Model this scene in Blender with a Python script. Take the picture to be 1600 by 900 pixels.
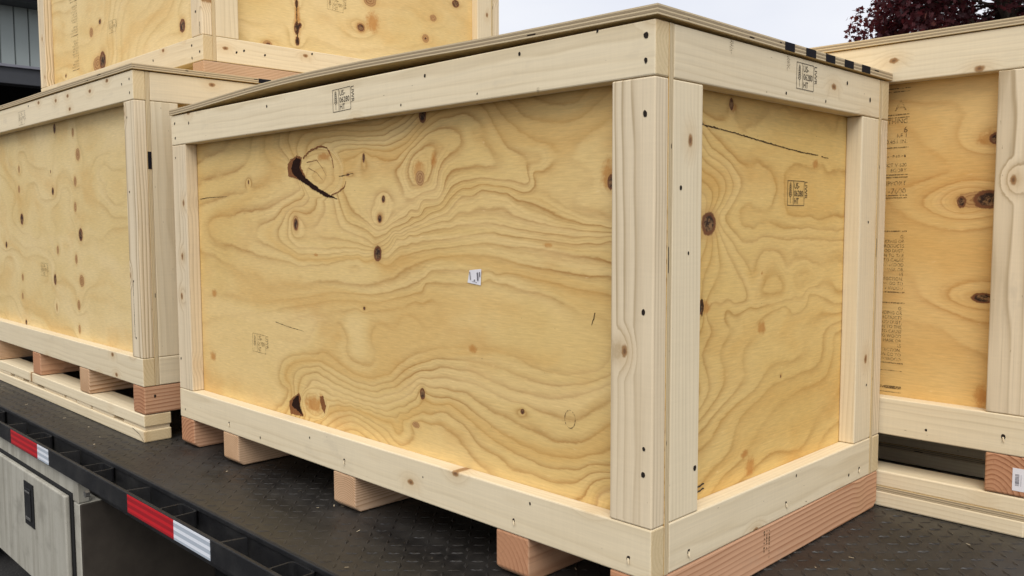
import bpy, bmesh, math, random
import numpy as np
from mathutils import Matrix, Vector

# ------------------------------------------------------------------ scene, camera, sky, sun, exposure
for o in list(bpy.data.objects):
    bpy.data.objects.remove(o, do_unlink=True)
scene = bpy.context.scene
col = scene.collection
R = math.radians
random.seed(7)

cam_d = bpy.data.cameras.new('camera')
cam = bpy.data.objects.new('camera', cam_d); col.objects.link(cam)
cam_d.sensor_width = 36.0; cam_d.lens = 1357.8 / 1600 * 36.0
cam_d.clip_start = 0.05; cam_d.clip_end = 2000
_a, _b, _c = R(45.0404), R(-4.4199), R(0.18685)
_M = Matrix.Rotation(_a, 4, 'Z') @ Matrix.Rotation(_b, 4, 'X') @ Matrix.Rotation(_c, 4, 'Y')
cam.matrix_world = Matrix.Translation((0.8367, -1.1617, 0.6056)) @ _M @ Matrix.Rotation(R(90), 4, 'X')
scene.camera = cam

SUN_EL, SUN_AZ = 52.0, 40.0          # azimuth measured from -Y towards +X
world = bpy.data.worlds.new('World'); scene.world = world; world.use_nodes = True
wn, wl = world.node_tree.nodes, world.node_tree.links
wn.clear()
sky = wn.new('ShaderNodeTexSky'); sky.sky_type = 'NISHITA'; sky.sun_disc = False
sky.sun_elevation = R(SUN_EL); sky.sun_rotation = R(180 - SUN_AZ)
sky.air_density = 1.0; sky.dust_density = 4.0; sky.ozone_density = 1.0
hs = wn.new('ShaderNodeHueSaturation'); hs.inputs['Saturation'].default_value = 0.16
wl.new(sky.outputs[0], hs.inputs['Color'])
tc = wn.new('ShaderNodeTexCoord')
mp = wn.new('ShaderNodeMapping'); mp.inputs['Scale'].default_value = (1.0, 1.0, 2.6)
nz = wn.new('ShaderNodeTexNoise'); nz.inputs['Scale'].default_value = 2.2; nz.inputs['Detail'].default_value = 5
wl.new(tc.outputs['Generated'], mp.inputs[0]); wl.new(mp.outputs[0], nz.inputs['Vector'])
cr = wn.new('ShaderNodeValToRGB')                       # the cloud deck: even grey with soft paler and darker cloud
cr.color_ramp.elements[0].position = 0.3; cr.color_ramp.elements[0].color = (0.60, 0.63, 0.72, 1)
cr.color_ramp.elements[1].position = 0.7; cr.color_ramp.elements[1].color = (0.78, 0.79, 0.82, 1)
wl.new(nz.outputs[0], cr.inputs[0])
vm = wn.new('ShaderNodeVectorMath'); vm.operation = 'SCALE'; vm.inputs['Scale'].default_value = 9.3
wl.new(cr.outputs[0], vm.inputs[0])
mx = wn.new('ShaderNodeMixRGB'); mx.inputs[0].default_value = 0.8
wl.new(hs.outputs[0], mx.inputs[1]); wl.new(vm.outputs[0], mx.inputs[2])
bgn = wn.new('ShaderNodeBackground'); bgn.inputs['Strength'].default_value = 0.1
wo = wn.new('ShaderNodeOutputWorld')
wl.new(mx.outputs[0], bgn.inputs['Color']); wl.new(bgn.outputs[0], wo.inputs['Surface'])

sd = bpy.data.lights.new('sun', 'SUN'); sd.energy = 1.5; sd.angle = R(40); sd.color = (1.0, 0.965, 0.92)
sun = bpy.data.objects.new('sun', sd); col.objects.link(sun)
_d = Vector((math.cos(R(SUN_EL)) * math.sin(R(SUN_AZ)), -math.cos(R(SUN_EL)) * math.cos(R(SUN_AZ)), math.sin(R(SUN_EL))))
sun.rotation_euler = _d.to_track_quat('Z', 'Y').to_euler()
vs = scene.view_settings
vs.view_transform = 'Standard'; vs.look = 'None'; vs.gamma = 1.0; vs.use_curve_mapping = False
vs.exposure = 0.55

# ------------------------------------------------------------------ node helper
class G:
    def __init__(s, name):
        s.m = bpy.data.materials.new(name); s.m.use_nodes = True
        s.t = s.m.node_tree; s.n = s.t.nodes; s.l = s.t.links; s.n.clear()
        s.out = s.n.new('ShaderNodeOutputMaterial'); s.bsdf = s.n.new('ShaderNodeBsdfPrincipled')
        s.l.new(s.bsdf.outputs[0], s.out.inputs[0])
    def put(s, sock, v):
        if isinstance(v, bpy.types.NodeSocket): s.l.new(v, sock)
        elif v is not None:
            try: sock.default_value = v
            except Exception: sock.default_value = (v[0], v[1], v[2], 1) if not isinstance(v, (int, float)) else (v, v, v)
    def math(s, op, a, b=None, c=None, clamp=False):
        n = s.n.new('ShaderNodeMath'); n.operation = op; n.use_clamp = clamp
        for i, v in enumerate((a, b, c)): s.put(n.inputs[i], v)
        return n.outputs[0]
    def add(s, a, b): return s.math('ADD', a, b)
    def mul(s, a, b): return s.math('MULTIPLY', a, b)
    def vec(s, op, a, b=None):
        n = s.n.new('ShaderNodeVectorMath'); n.operation = op; s.put(n.inputs[0], a)
        if b is not None: s.put(n.inputs[1], b)
        return n.outputs['Value'] if op in ('LENGTH', 'DISTANCE', 'DOT_PRODUCT') else n.outputs[0]
    def comb(s, x, y, z):
        n = s.n.new('ShaderNodeCombineXYZ')
        for i, v in enumerate((x, y, z)): s.put(n.inputs[i], v)
        return n.outputs[0]
    def sep(s, v):
        n = s.n.new('ShaderNodeSeparateXYZ'); s.put(n.inputs[0], v); return n.outputs
    def coord(s, w='Object'):
        return s.n.new('ShaderNodeTexCoord').outputs[w]
    def rand(s): return s.n.new('ShaderNodeObjectInfo').outputs['Random']
    def attr(s, name):
        n = s.n.new('ShaderNodeAttribute'); n.attribute_name = name; return n.outputs['Fac']
    def noise(s, v, scale=1.0, detail=2.0, rough=0.5):
        n = s.n.new('ShaderNodeTexNoise'); s.put(n.inputs['Vector'], v)
        n.inputs['Scale'].default_value = scale; n.inputs['Detail'].default_value = detail; n.inputs['Roughness'].default_value = rough
        return n.outputs[0]
    def voro(s, v, scale=1.0, feat='F1'):
        n = s.n.new('ShaderNodeTexVoronoi'); n.voronoi_dimensions = '2D'; s.put(n.inputs['Vector'], v); n.inputs['Scale'].default_value = scale; n.feature = feat
        return n.outputs
    def ramp(s, f, stops):
        n = s.n.new('ShaderNodeValToRGB'); s.put(n.inputs[0], f); e = n.color_ramp.elements
        while len(e) < len(stops): e.new(0.5)
        for i, (p, c) in enumerate(stops):
            e[i].position = p; e[i].color = (c, c, c, 1) if isinstance(c, (int, float)) else (c[0], c[1], c[2], 1)
        return n.outputs[0]
    def step(s, f, a, b):                # smooth 0..1 from a to b
        n = s.n.new('ShaderNodeMapRange'); n.interpolation_type = 'SMOOTHSTEP'
        s.put(n.inputs[0], f); n.inputs[1].default_value = a; n.inputs[2].default_value = b
        return n.outputs[0]
    def mix(s, f, a, b, mode='MIX'):
        n = s.n.new('ShaderNodeMixRGB'); n.blend_type = mode; s.put(n.inputs[0], f)
        s.put(n.inputs[1], a); s.put(n.inputs[2], b); return n.outputs[0]
    def bump(s, h, strength, dist):
        n = s.n.new('ShaderNodeBump'); n.inputs['Strength'].default_value = strength; n.inputs['Distance'].default_value = dist
        s.put(n.inputs['Height'], h); s.l.new(n.outputs[0], s.bsdf.inputs['Normal'])
    def done(s, color, rough=0.6, spec=0.25, metal=0.0, alpha=None):
        s.put(s.bsdf.inputs['Base Color'], color); s.put(s.bsdf.inputs['Roughness'], rough)
        s.put(s.bsdf.inputs['Specular IOR Level'], spec); s.put(s.bsdf.inputs['Metallic'], metal)
        if alpha is not None: s.put(s.bsdf.inputs['Alpha'], alpha)
        return s.m

def lumber(name, pale, dark, freq, contrast, knots=1.0, tint=(0.62, 0.47, 0.27), endc=(0.86, 0.80, 0.68), fibre=0.11, streak=0.30):
    """solid timber: growth rings about a pith lying off the board, knots, fibres, a darker end grain"""
    g = G(name); p = g.coord('Object'); rnd = g.rand()
    off = g.vec('ADD', p, g.comb(g.mul(rnd, 31.0), g.mul(rnd, 17.0), g.mul(rnd, 9.0)))
    r2 = g.math('FRACT', g.mul(rnd, 37.7)); r3 = g.math('FRACT', g.mul(rnd, 91.3))
    x, y, z = g.sep(p)
    n1 = g.math('SUBTRACT', g.noise(g.vec('MULTIPLY', off, (1.6, 9, 9)), 1, 2), 0.5)
    n2 = g.math('SUBTRACT', g.noise(g.vec('MULTIPLY', off, (2.3, 7, 11)), 1, 2), 0.5)
    # knots first, so that the rings can bend round them
    kv = g.vec('MULTIPLY', g.vec('ADD', off, g.comb(0, g.mul(n1, 0.01), 0)), (6.0, 10.0, 1.0))
    vo = g.voro(kv); kr = g.sep(vo['Color'])[0]; kd = g.add(vo['Distance'], g.mul(g.math('SUBTRACT', g.noise(off, 160, 2), 0.5), 0.04))
    kon = g.mul(g.step(kr, 0.62, 0.64), knots)
    near = g.mul(g.math('SUBTRACT', 1.0, g.step(kd, 0.03, 0.34)), kon)
    yy = g.add(g.add(y, g.mul(g.math('SUBTRACT', rnd, 0.5), 0.17)), g.add(g.mul(n1, 0.016), g.mul(x, 0.012)))
    zz = g.add(g.add(z, g.add(0.035, g.mul(r2, 0.09))), g.mul(n2, 0.016))
    r = g.math('SQRT', g.add(g.mul(yy, yy), g.mul(zz, zz)))
    ph = g.add(g.mul(r, freq), g.add(g.mul(near, 1.6), g.mul(g.noise(g.vec('MULTIPLY', off, (4, 60, 60)), 1, 2), 0.35)))
    f = g.math('FRACT', ph)
    band = g.ramp(f, [(0.0, 0.0), (0.35, 0.08), (0.68, 0.42), (0.86, 1.0), (0.95, 0.35), (1.0, 0.0)])
    big = g.noise(g.vec('MULTIPLY', off, (1.4, 6, 6)), 1, 3)
    band = g.mul(band, g.mul(g.add(0.25, g.mul(g.step(big, 0.3, 0.68), 0.75)), contrast))
    c = g.mix(g.math('MINIMUM', band, 1.0), pale, dark)
    strk = g.step(g.noise(g.vec('MULTIPLY', off, (0.9, 120, 120)), 1, 3, 0.55), 0.60, 0.74)
    c = g.mix(g.mul(strk, streak), c, dark)
    c = g.mix(g.add(g.mul(g.step(g.noise(off, 2.6, 3), 0.42, 0.75), 0.30), g.mul(g.step(r2, 0.55, 1.0), 0.22)), c, tint)
    fib = g.noise(g.vec('MULTIPLY', off, (7, 230, 230)), 1, 3, 0.6)
    saw = g.noise(g.vec('MULTIPLY', off, (190, 9, 9)), 1, 2, 0.6)
    k = g.add(g.mul(g.math('SUBTRACT', fib, 0.5), fibre * 2), g.mul(g.math('SUBTRACT', saw, 0.5), 0.07))
    tone = g.add(g.add(1.0, k), g.mul(g.math('SUBTRACT', r3, 0.5), 0.13))
    c = g.mix(1.0, c, g.comb(tone, tone, tone), 'MULTIPLY')
    # grey handling marks and small dark nicks
    c = g.mix(g.mul(g.step(g.noise(g.vec('MULTIPLY', off, (6, 11, 11)), 1, 4, 0.7), 0.60, 0.80), 0.22), c, (0.36, 0.31, 0.24))
    nick = g.step(g.noise(g.vec('MULTIPLY', off, (60, 190, 190)), 1, 1), 0.79, 0.84)
    c = g.mix(g.mul(nick, 0.7), c, (0.16, 0.10, 0.05))
    # knot body and its halo
    c = g.mix(g.mul(near, 0.30), c, (0.55, 0.36, 0.16))
    c = g.mix(g.mul(g.math('SUBTRACT', 1.0, g.step(kd, 0.045, 0.085)), kon), c, (0.34, 0.19, 0.08))
    c = g.mix(g.mul(g.math('SUBTRACT', 1.0, g.step(kd, 0.015, 0.045)), g.mul(kon, 0.7)), c, (0.13, 0.06, 0.03))
    nx = g.math('ABSOLUTE', g.sep(g.coord('Normal'))[0])
    c = g.mix(g.step(nx, 0.8, 0.95), c, g.mix(1.0, c, endc, 'MULTIPLY'))
    g.bump(g.add(g.add(g.mul(fib, 0.6), g.mul(saw, 0.25)), g.mul(band, 0.10)), 0.35, 0.0007)
    return g.done(c, g.add(0.55, g.mul(fib, 0.2)), 0.22)

def plywood(name, pale, dark, deep, contrast=1.0):
    """rotary-cut face veneer: the panel's own grain field gives the growth-ring contours"""
    g = G(name); p = g.coord('Object'); rnd = g.rand()
    off = g.vec('ADD', p, g.comb(g.mul(rnd, 31.0), g.mul(rnd, 17.0), 0.0))
    wob = g.math('SUBTRACT', g.noise(g.vec('MULTIPLY', off, (7, 17, 1)), 1, 3), 0.5)
    wob2 = g.math('SUBTRACT', g.noise(g.vec('MULTIPLY', off, (45, 120, 1)), 1, 3, 0.65), 0.5)
    ph = g.add(g.attr('phase'), g.add(g.mul(wob, 0.38), g.mul(wob2, 0.26)))
    f = g.math('FRACT', ph)
    band = g.ramp(f, [(0.0, 0.16), (0.12, 0.04), (0.40, 0.08), (0.62, 0.30), (0.78, 0.74), (0.86, 1.0), (0.915, 0.62), (0.96, 0.22), (1.0, 0.16)])
    sub = g.ramp(g.math('FRACT', g.add(g.mul(ph, 3.0), g.mul(wob, 0.9))), [(0.0, 0.0), (0.45, 0.15), (0.8, 1.0), (1.0, 0.0)])
    band = g.add(band, g.mul(sub, g.mul(g.step(g.noise(g.vec('MULTIPLY', off, (3.1, 4.3, 1)), 1, 2), 0.42, 0.68), 0.34)))
    mod = g.step(g.noise(g.vec('MULTIPLY', off, (2.2, 3.5, 1)), 1, 2), 0.25, 0.72)
    band = g.mul(g.mul(band, g.attr('steep')), g.mul(g.add(0.45, g.mul(mod, 0.55)), contrast))
    base = g.mix(g.step(g.noise(off, 2.1, 3), 0.35, 0.7), pale, (pale[0] * 0.93, pale[1] * 0.90, pale[2] * 0.80))
    c = g.mix(g.math('MINIMUM', g.mul(band, 1.0), 1.0), base, dark)
    c = g.mix(g.mul(g.step(g.noise(g.vec('MULTIPLY', off, (5, 8, 1)), 1, 3), 0.52, 0.76), 0.30), c, (dark[0] * 1.22, dark[1] * 1.02, dark[2] * 0.72))
    gold = g.noise(g.vec('ADD', g.comb(g.mul(ph, 0.42), 0.0, 0.0), g.vec('MULTIPLY', off, (1.5, 3.4, 1))), 1, 3, 0.55)
    c = g.mix(g.mul(g.step(gold, 0.48, 0.66), 0.48), c, (pale[0] * 0.86, pale[1] * 0.71, pale[2] * 0.50))
    c = g.mix(g.mul(g.step(gold, 0.50, 0.32), 0.45), c, (pale[0] * 1.05, pale[1] * 1.07, pale[2] * 1.18))
    # peeling checks: short pale and dark dashes along the sheet
    d1 = g.noise(g.vec('MULTIPLY', off, (26, 300, 1)), 1, 3, 0.6)
    d2 = g.noise(g.vec('MULTIPLY', g.vec('ADD', off, (3, 5, 0)), (40, 190, 1)), 1, 2, 0.6)
    t = g.add(1.0, g.add(g.mul(g.math('SUBTRACT', d1, 0.5), 0.36), g.mul(g.math('SUBTRACT', d2, 0.5), 0.20)))
    c = g.mix(1.0, c, g.comb(t, t, t), 'MULTIPLY')
    c = g.mix(g.mul(g.step(d2, 0.68, 0.80), 0.30), c, (0.88, 0.74, 0.46))
    pit = g.step(g.noise(g.vec('MULTIPLY', off, (80, 130, 1)), 1, 1), 0.80, 0.85)
    c = g.mix(g.mul(pit, 0.75), c, (0.22, 0.12, 0.04))
    grime = g.step(g.noise(g.vec('MULTIPLY', off, (4, 4, 1)), 1, 6, 0.72), 0.60, 0.82)
    c = g.mix(g.mul(grime, 0.18), c, (0.40, 0.28, 0.14))
    # resin stains, light knots, dark knots (distance fields carried by the panel)
    kn = g.math('SUBTRACT', g.noise(g.vec('MULTIPLY', off, (70, 70, 1)), 1, 4, 0.7), 0.5)
    sw = g.noise(g.vec('MULTIPLY', off, (45, 45, 1)), 1, 4, 0.7)
    s1 = g.math('SUBTRACT', 1.0, g.step(g.add(g.attr('stain'), g.mul(kn, 1.6)), 0.35, 1.15))
    c = g.mix(g.mul(s1, 0.8), c, g.mix(sw, (0.34, 0.10, 0.015), (0.62, 0.32, 0.08)))
    kl = g.add(g.attr('knot_light'), g.mul(kn, 0.45))
    ring = g.math('FRACT', g.mul(kl, 3.2))
    c = g.mix(g.mul(g.math('SUBTRACT', 1.0, g.step(kl, 0.9, 1.75)), 0.45), c, (0.62, 0.38, 0.14))
    c = g.mix(g.math('SUBTRACT', 1.0, g.step(kl, 0.82, 1.0)), c, g.mix(g.step(ring, 0.35, 0.95), (0.47, 0.27, 0.11), (0.27, 0.125, 0.045)))
    kd = g.add(g.attr('knot_dark'), g.mul(kn, 0.5))
    c = g.mix(g.mul(g.math('SUBTRACT', 1.0, g.step(kd, 1.0, 2.0)), 0.35), c, (0.50, 0.28, 0.09))
    c = g.mix(g.math('SUBTRACT', 1.0, g.step(kd, 0.90, 1.08)), c, (0.17, 0.065, 0.025))
    c = g.mix(g.math('SUBTRACT', 1.0, g.step(kd, 0.55, 0.80)), c, g.mix(g.step(sw, 0.45, 0.62), (0.030, 0.014, 0.008), (0.26, 0.14, 0.06)))
    h = g.add(g.add(g.mul(d1, 0.7), g.mul(d2, 0.4)), g.mul(g.step(kd, 0.5, 1.0), 1.6))
    g.bump(h, 0.40, 0.0008)
    return g.done(c, g.add(0.50, g.mul(d1, 0.25)), 0.25)

def plyedge(name, pale, dark):
    """sawn edge of a sheet: the plies, alternately long and end grain, with voids"""
    g = G(name); p = g.coord('Object'); a = g.attr('ply')
    w = g.math('SUBTRACT', g.noise(g.vec('MULTIPLY', p, (9, 9, 9)), 1, 3), 0.5)
    q = g.add(g.mul(a, 5.0), g.mul(w, 0.28))
    fr = g.math('FRACT', q); lay = g.math('FLOOR', q)
    odd = g.math('FRACT', g.mul(lay, 0.5))
    fine = g.noise(g.vec('MULTIPLY', p, (260, 260, 900)), 1, 3, 0.7)
    long = g.noise(g.vec('MULTIPLY', p, (30, 30, 1500)), 1, 3, 0.7)
    c = g.mix(g.mul(odd, 1.5), pale, dark)
    t = g.add(0.72, g.mul(g.mix(odd, long, fine), 0.56))
    c = g.mix(1.0, c, g.comb(t, t, t), 'MULTIPLY')
    line = g.math('SUBTRACT', 1.0, g.step(g.math('MINIMUM', fr, g.math('SUBTRACT', 1.0, fr)), 0.03, 0.16))
    c = g.mix(g.mul(line, 0.55), c, (0.16, 0.10, 0.05))
    void = g.step(g.noise(g.vec('MULTIPLY', g.vec('ADD', p, g.comb(0, 0, g.mul(lay, 3.7))), (16, 16, 1)), 1, 2), 0.655, 0.675)
    c = g.mix(g.mul(g.mul(void, odd), 2.0), c, (0.03, 0.018, 0.01))
    g.bump(g.add(fine, g.mul(line, -1.5)), 0.5, 0.0006)
    return g.done(c, 0.75, 0.15)

def plain(name, colr, rough=0.6, var=0.12, scale=30, spec=0.3, metal=0.0, bump=0.0):
    g = G(name); p = g.coord('Object'); n = g.noise(p, scale, 4, 0.6)
    t = g.add(1 - var, g.mul(n, 2 * var))
    c = g.mix(1.0, colr, g.comb(t, t, t), 'MULTIPLY')
    if bump: g.bump(n, bump, 0.002)
    return g.done(c, g.add(rough - 0.08, g.mul(n, 0.16)), spec, metal)

M = {}
M['spruce'] = lumber('spruce', (0.755, 0.64, 0.44), (0.53, 0.41, 0.235), 105, 0.50, 1.0, tint=(0.70, 0.57, 0.37), streak=0.20)
M['spruce_grain'] = lumber('spruce_grain', (0.74, 0.62, 0.435), (0.36, 0.265, 0.15), 115, 1.35, 1.0, tint=(0.68, 0.54, 0.345), streak=0.40)
M['fir'] = lumber('fir', (0.60, 0.355, 0.215), (0.29, 0.125, 0.06), 95, 1.4, 0.6, tint=(0.52, 0.28, 0.15), endc=(0.86, 0.74, 0.66), streak=0.25)
M['fir_pale'] = lumber('fir_pale', (0.64, 0.44, 0.285), (0.31, 0.165, 0.075), 190, 1.6, 0.5, tint=(0.58, 0.37, 0.20), endc=(0.98, 0.92, 0.84), streak=0.25)
M['ply'] = plywood('plywood_face', (0.745, 0.535, 0.225), (0.42, 0.228, 0.068), (0.3, 0.16, 0.06), 1.02)
M['ply_side'] = plywood('plywood_face_side', (0.76, 0.53, 0.20), (0.46, 0.255, 0.07), (0.3, 0.16, 0.06), 0.98)
M['ply_soft'] = plywood('plywood_face_soft', (0.75, 0.575, 0.285), (0.50, 0.33, 0.125), (0.3, 0.16, 0.06), 0.66)
M['ply_warm'] = plywood('plywood_face_warm', (0.74, 0.495, 0.195), (0.49, 0.25, 0.07), (0.3, 0.16, 0.06), 0.90)
M['edge'] = plyedge('plywood_edge', (0.60, 0.48, 0.30), (0.25, 0.185, 0.115))
M['edge_fine'] = plyedge('plywood_edge_fine', (0.68, 0.55, 0.34), (0.52, 0.39, 0.22))
M['hole'] = plain('nail_hole', (0.018, 0.012, 0.008), 0.9, 0.2, 200)
M['fibre'] = plain('torn_fibre', (0.66, 0.54, 0.36), 0.8, 0.2, 200)
M['paint_black'] = plain('black_spray_paint', (0.010, 0.009, 0.012), 0.7, 0.4, 160, 0.1)

def ink_mat(name, c, lo, hi):
    g = G(name); p = g.coord('Object')
    n = g.noise(p, 260, 3, 0.7); b = g.noise(p, 40, 2)
    a = g.mul(g.step(g.add(n, g.mul(g.math('SUBTRACT', b, 0.5), 0.5)), lo, hi), 0.9)
    return g.done(c, 0.7, 0.15, alpha=a)
M['ink'] = ink_mat('stamp_ink', (0.045, 0.038, 0.032), 0.22, 0.42)
M['ink_faint'] = ink_mat('stamp_ink_faint', (0.13, 0.085, 0.04), 0.34, 0.62)
M['knot_brown'] = ink_mat('brown_knot_wood', (0.22, 0.085, 0.03), 0.25, 0.45)
M['knot_void'] = plain('dark_knot_void', (0.022, 0.009, 0.006), 0.85, 0.7, 160, 0.08, bump=0.5)
M['pitch'] = ink_mat('dark_crack', (0.05, 0.028, 0.012), 0.30, 0.42)

def deck_mat():
    g = G('tread_deck'); p = g.coord('Object')
    a = g.noise(g.vec('MULTIPLY', p, (2.3, 4.0, 1)), 1, 5, 0.66); b = g.noise(p, 26, 4, 0.7); s = g.noise(p, 420, 2)
    sc = g.noise(g.vec('MULTIPLY', p, (5, 150, 1)), 1, 3, 0.6)
    c = g.mix(g.step(a, 0.34, 0.66), (0.0065, 0.006, 0.006), (0.029, 0.0255, 0.0215))
    c = g.mix(g.mul(g.step(b, 0.45, 0.75), 0.5), c, (0.038, 0.034, 0.029))
    c = g.mix(g.mul(g.step(s, 0.66, 0.78), 0.35), c, (0.12, 0.105, 0.085))
    c = g.mix(g.mul(g.step(sc, 0.70, 0.78), 0.35), c, (0.13, 0.115, 0.10))
    g.bump(g.add(b, g.mul(s, 0.3)), 0.35, 0.002)
    return g.done(c, g.add(0.34, g.mul(g.step(a, 0.3, 0.7), 0.28)), 0.5)
M['deck'] = deck_mat()

def black_paint():
    g = G('black_chassis_paint'); p = g.coord('Object')
    a = g.noise(p, 9, 5, 0.65); b = g.noise(p, 160, 3, 0.7)
    c = g.mix(g.step(a, 0.4, 0.75), (0.007, 0.007, 0.008), (0.022, 0.021, 0.020))
    c = g.mix(g.mul(g.step(b, 0.62, 0.75), 0.4), c, (0.075, 0.068, 0.06))
    g.bump(b, 0.2, 0.001)
    return g.done(c, g.add(0.42, g.mul(a, 0.3)), 0.4)
M['black'] = black_paint()

def dirty_white():
    g = G('dirty_white_steel'); p = g.coord('Object')
    st = g.noise(g.vec('MULTIPLY', p, (28, 28, 1.6)), 1, 4, 0.65); a = g.noise(p, 7, 5, 0.65); s = g.noise(p, 330, 2)
    x, y, z = g.sep(p)
    c = g.mix(g.step(st, 0.38, 0.78), (0.42, 0.40, 0.335), (0.29, 0.27, 0.215))
    c = g.mix(g.mul(g.step(a, 0.48, 0.72), 0.55), c, (0.20, 0.185, 0.15))
    c = g.mix(g.mul(g.step(s, 0.62, 0.74), 0.35), c, (0.12, 0.10, 0.08))
    return g.done(c, g.add(0.42, g.mul(a, 0.25)), 0.4)
M['white_steel'] = dirty_white()
M['shaded_steel'] = plain('shaded_brown_steel', (0.055, 0.045, 0.035), 0.6, 0.45, 14, bump=0.2)  # dark tone holds the deck's shade for the toolbox side
M['rubber'] = plain('black_rubber', (0.010, 0.010, 0.010), 0.7, 0.2, 90)
M['chrome'] = plain('dull_metal', (0.30, 0.29, 0.27), 0.38, 0.3, 40, 0.5, 0.8)

def tape(name, base, stripe):
    g = G(name); x, y, z = g.sep(g.coord('Object'))
    f = g.math('FRACT', g.mul(g.add(z, 0.5), 56.0))
    n = g.noise(g.coord('Object'), 220, 2)
    c = g.mix(g.step(f, 0.42, 0.5), base, stripe)
    c = g.mix(g.mul(g.step(n, 0.62, 0.75), 0.25), c, (0.2, 0.17, 0.15))
    return g.done(c, 0.3, 0.5)
M['tape_red'] = tape('red_reflective_tape', (0.58, 0.010, 0.018), (0.36, 0.006, 0.014))
M['tape_white'] = tape('white_reflective_tape', (0.80, 0.83, 0.88), (0.45, 0.50, 0.56))
M['paper'] = plain('white_paper', (0.78, 0.76, 0.78), 0.5, 0.04, 60)
M['print'] = plain('label_print', (0.16, 0.15, 0.17), 0.6, 0.2, 300)

def asphalt():
    g = G('asphalt'); p = g.coord('Object'); a = g.noise(p, 1.2, 5, 0.6); s = g.noise(p, 130, 3, 0.7)
    c = g.mix(g.step(a, 0.35, 0.7), (0.035, 0.034, 0.033), (0.065, 0.062, 0.058))
    c = g.mix(g.mul(g.step(s, 0.5, 0.75), 0.6), c, (0.14, 0.13, 0.12)); g.bump(s, 0.5, 0.006)
    return g.done(c, 0.85, 0.2)
M['asphalt'] = asphalt()
M['siding'] = plain('grey_green_siding', (0.36, 0.40, 0.38), 0.5, 0.06, 5)
M['eave'] = plain('dark_grey_eave', (0.060, 0.062, 0.068), 0.5, 0.15, 6)
M['roof'] = plain('grey_roof_sheet', (0.24, 0.24, 0.27), 0.6, 0.15, 4)
M['interior'] = plain('dark_interior', (0.030, 0.028, 0.027), 0.8, 0.2, 3)
M['bark'] = plain('bark', (0.085, 0.065, 0.05), 0.9, 0.4, 30, bump=0.5)
def leaf_mat():
    g = G('purple_maple_leaf'); a = g.attr('tone')
    c = g.ramp(a, [(0.0, (0.07, 0.028, 0.032)), (0.5, (0.14, 0.045, 0.048)), (0.85, (0.23, 0.06, 0.058)), (1.0, (0.30, 0.11, 0.07))])
    g.done(c, 0.5, 0.35); t = g.n.new('ShaderNodeBsdfTranslucent'); g.put(t.inputs[0], g.mix(1.0, c, (1.4, 0.7, 0.8), 'MULTIPLY'))
    m = g.n.new('ShaderNodeMixShader'); m.inputs[0].default_value = 0.4
    g.l.new(g.bsdf.outputs[0], m.inputs[1]); g.l.new(t.outputs[0], m.inputs[2]); g.l.new(m.outputs[0], g.out.inputs[0])
    return g.m
M['leaf'] = leaf_mat()

# ------------------------------------------------------------------ object helpers
WM = {}
def link(name, me, mat, parent=None, world=None, label=None, cat=None, group=None, kind=None):
    o = bpy.data.objects.new(name, me); col.objects.link(o)
    if mat is not None and me is not None and len(me.materials) == 0:
        for m in (mat if isinstance(mat, (list, tuple)) else [mat]): me.materials.append(m)
    w = world if world is not None else Matrix.Identity(4)
    if parent is not None:
        o.parent = parent; o.matrix_parent_inverse = WM[parent.name].inverted()
    o.matrix_basis = w; WM[o.name] = w.copy()
    for k, v in (('label', label), ('category', cat), ('group', group), ('kind', kind)):
        if v: o[k] = v
    return o
def empty(name, loc, label, cat, group=None):
    return link(name, None, None, None, Matrix.Translation(loc), label, cat, group)
def mesh(name, v, f):
    me = bpy.data.meshes.new(name); me.from_pydata([tuple(p) for p in v], [], [tuple(q) for q in f]); me.update(); return me
def from_bm(bm, name):
    bmesh.ops.recalc_face_normals(bm, faces=bm.faces); me = bpy.data.meshes.new(name); bm.to_mesh(me); bm.free(); return me
def prism(name, profile, width, bev=0.0025, seg=2):
    """profile in local (x, z), extruded along local y, eased edges"""
    bm = bmesh.new()
    a = [bm.verts.new((x, -width / 2, z)) for x, z in profile]; b = [bm.verts.new((x, width / 2, z)) for x, z in profile]
    bm.faces.new(a); bm.faces.new(b[::-1]); n = len(a)
    for i in range(n): bm.faces.new((a[i], b[i], b[(i + 1) % n], a[(i + 1) % n]))
    if bev: bmesh.ops.bevel(bm, geom=list(bm.edges), offset=bev, segments=seg, affect='EDGES', profile=0.5)
    return from_bm(bm, name)
AX = {'x': Vector((1, 0, 0)), 'y': Vector((0, 1, 0)), 'z': Vector((0, 0, 1))}
def frame_of(lo, hi, axis):
    """length on local x, the broader side on local y"""
    d = Vector(hi) - Vector(lo); i = 'xyz'.index(axis)
    rest = [k for k in range(3) if k != i]; rest.sort(key=lambda k: -d[k])
    ex = AX[axis]; ey = AX['xyz'[rest[0]]]; ez = ex.cross(ey)
    m = Matrix((ex, ey, ez)).transposed().to_4x4(); m.translation = (Vector(lo) + Vector(hi)) / 2
    return m, d[i], d[rest[0]], d[rest[1]]
def board(name, parent, lo, hi, axis, mat, bev=0.0028, label=None):
    m, l, w, t = frame_of(lo, hi, axis)
    return link(name, prism(name, [(-l / 2, -t / 2), (l / 2, -t / 2), (l / 2, t / 2), (-l / 2, t / 2)], w, bev), mat, parent, m, label)
def box(name, parent, lo, hi, mat, bev=0.0, label=None, kind=None, cat=None, seg=2):
    c = (Vector(lo) + Vector(hi)) / 2; d = Vector(hi) - Vector(lo)
    me = prism(name, [(-d.x / 2, -d.z / 2), (d.x / 2, -d.z / 2), (d.x / 2, d.z / 2), (-d.x / 2, d.z / 2)], d.y, bev, seg)
    return link(name, me, mat, parent, Matrix.Translation(c), label, cat, None, kind)
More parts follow.
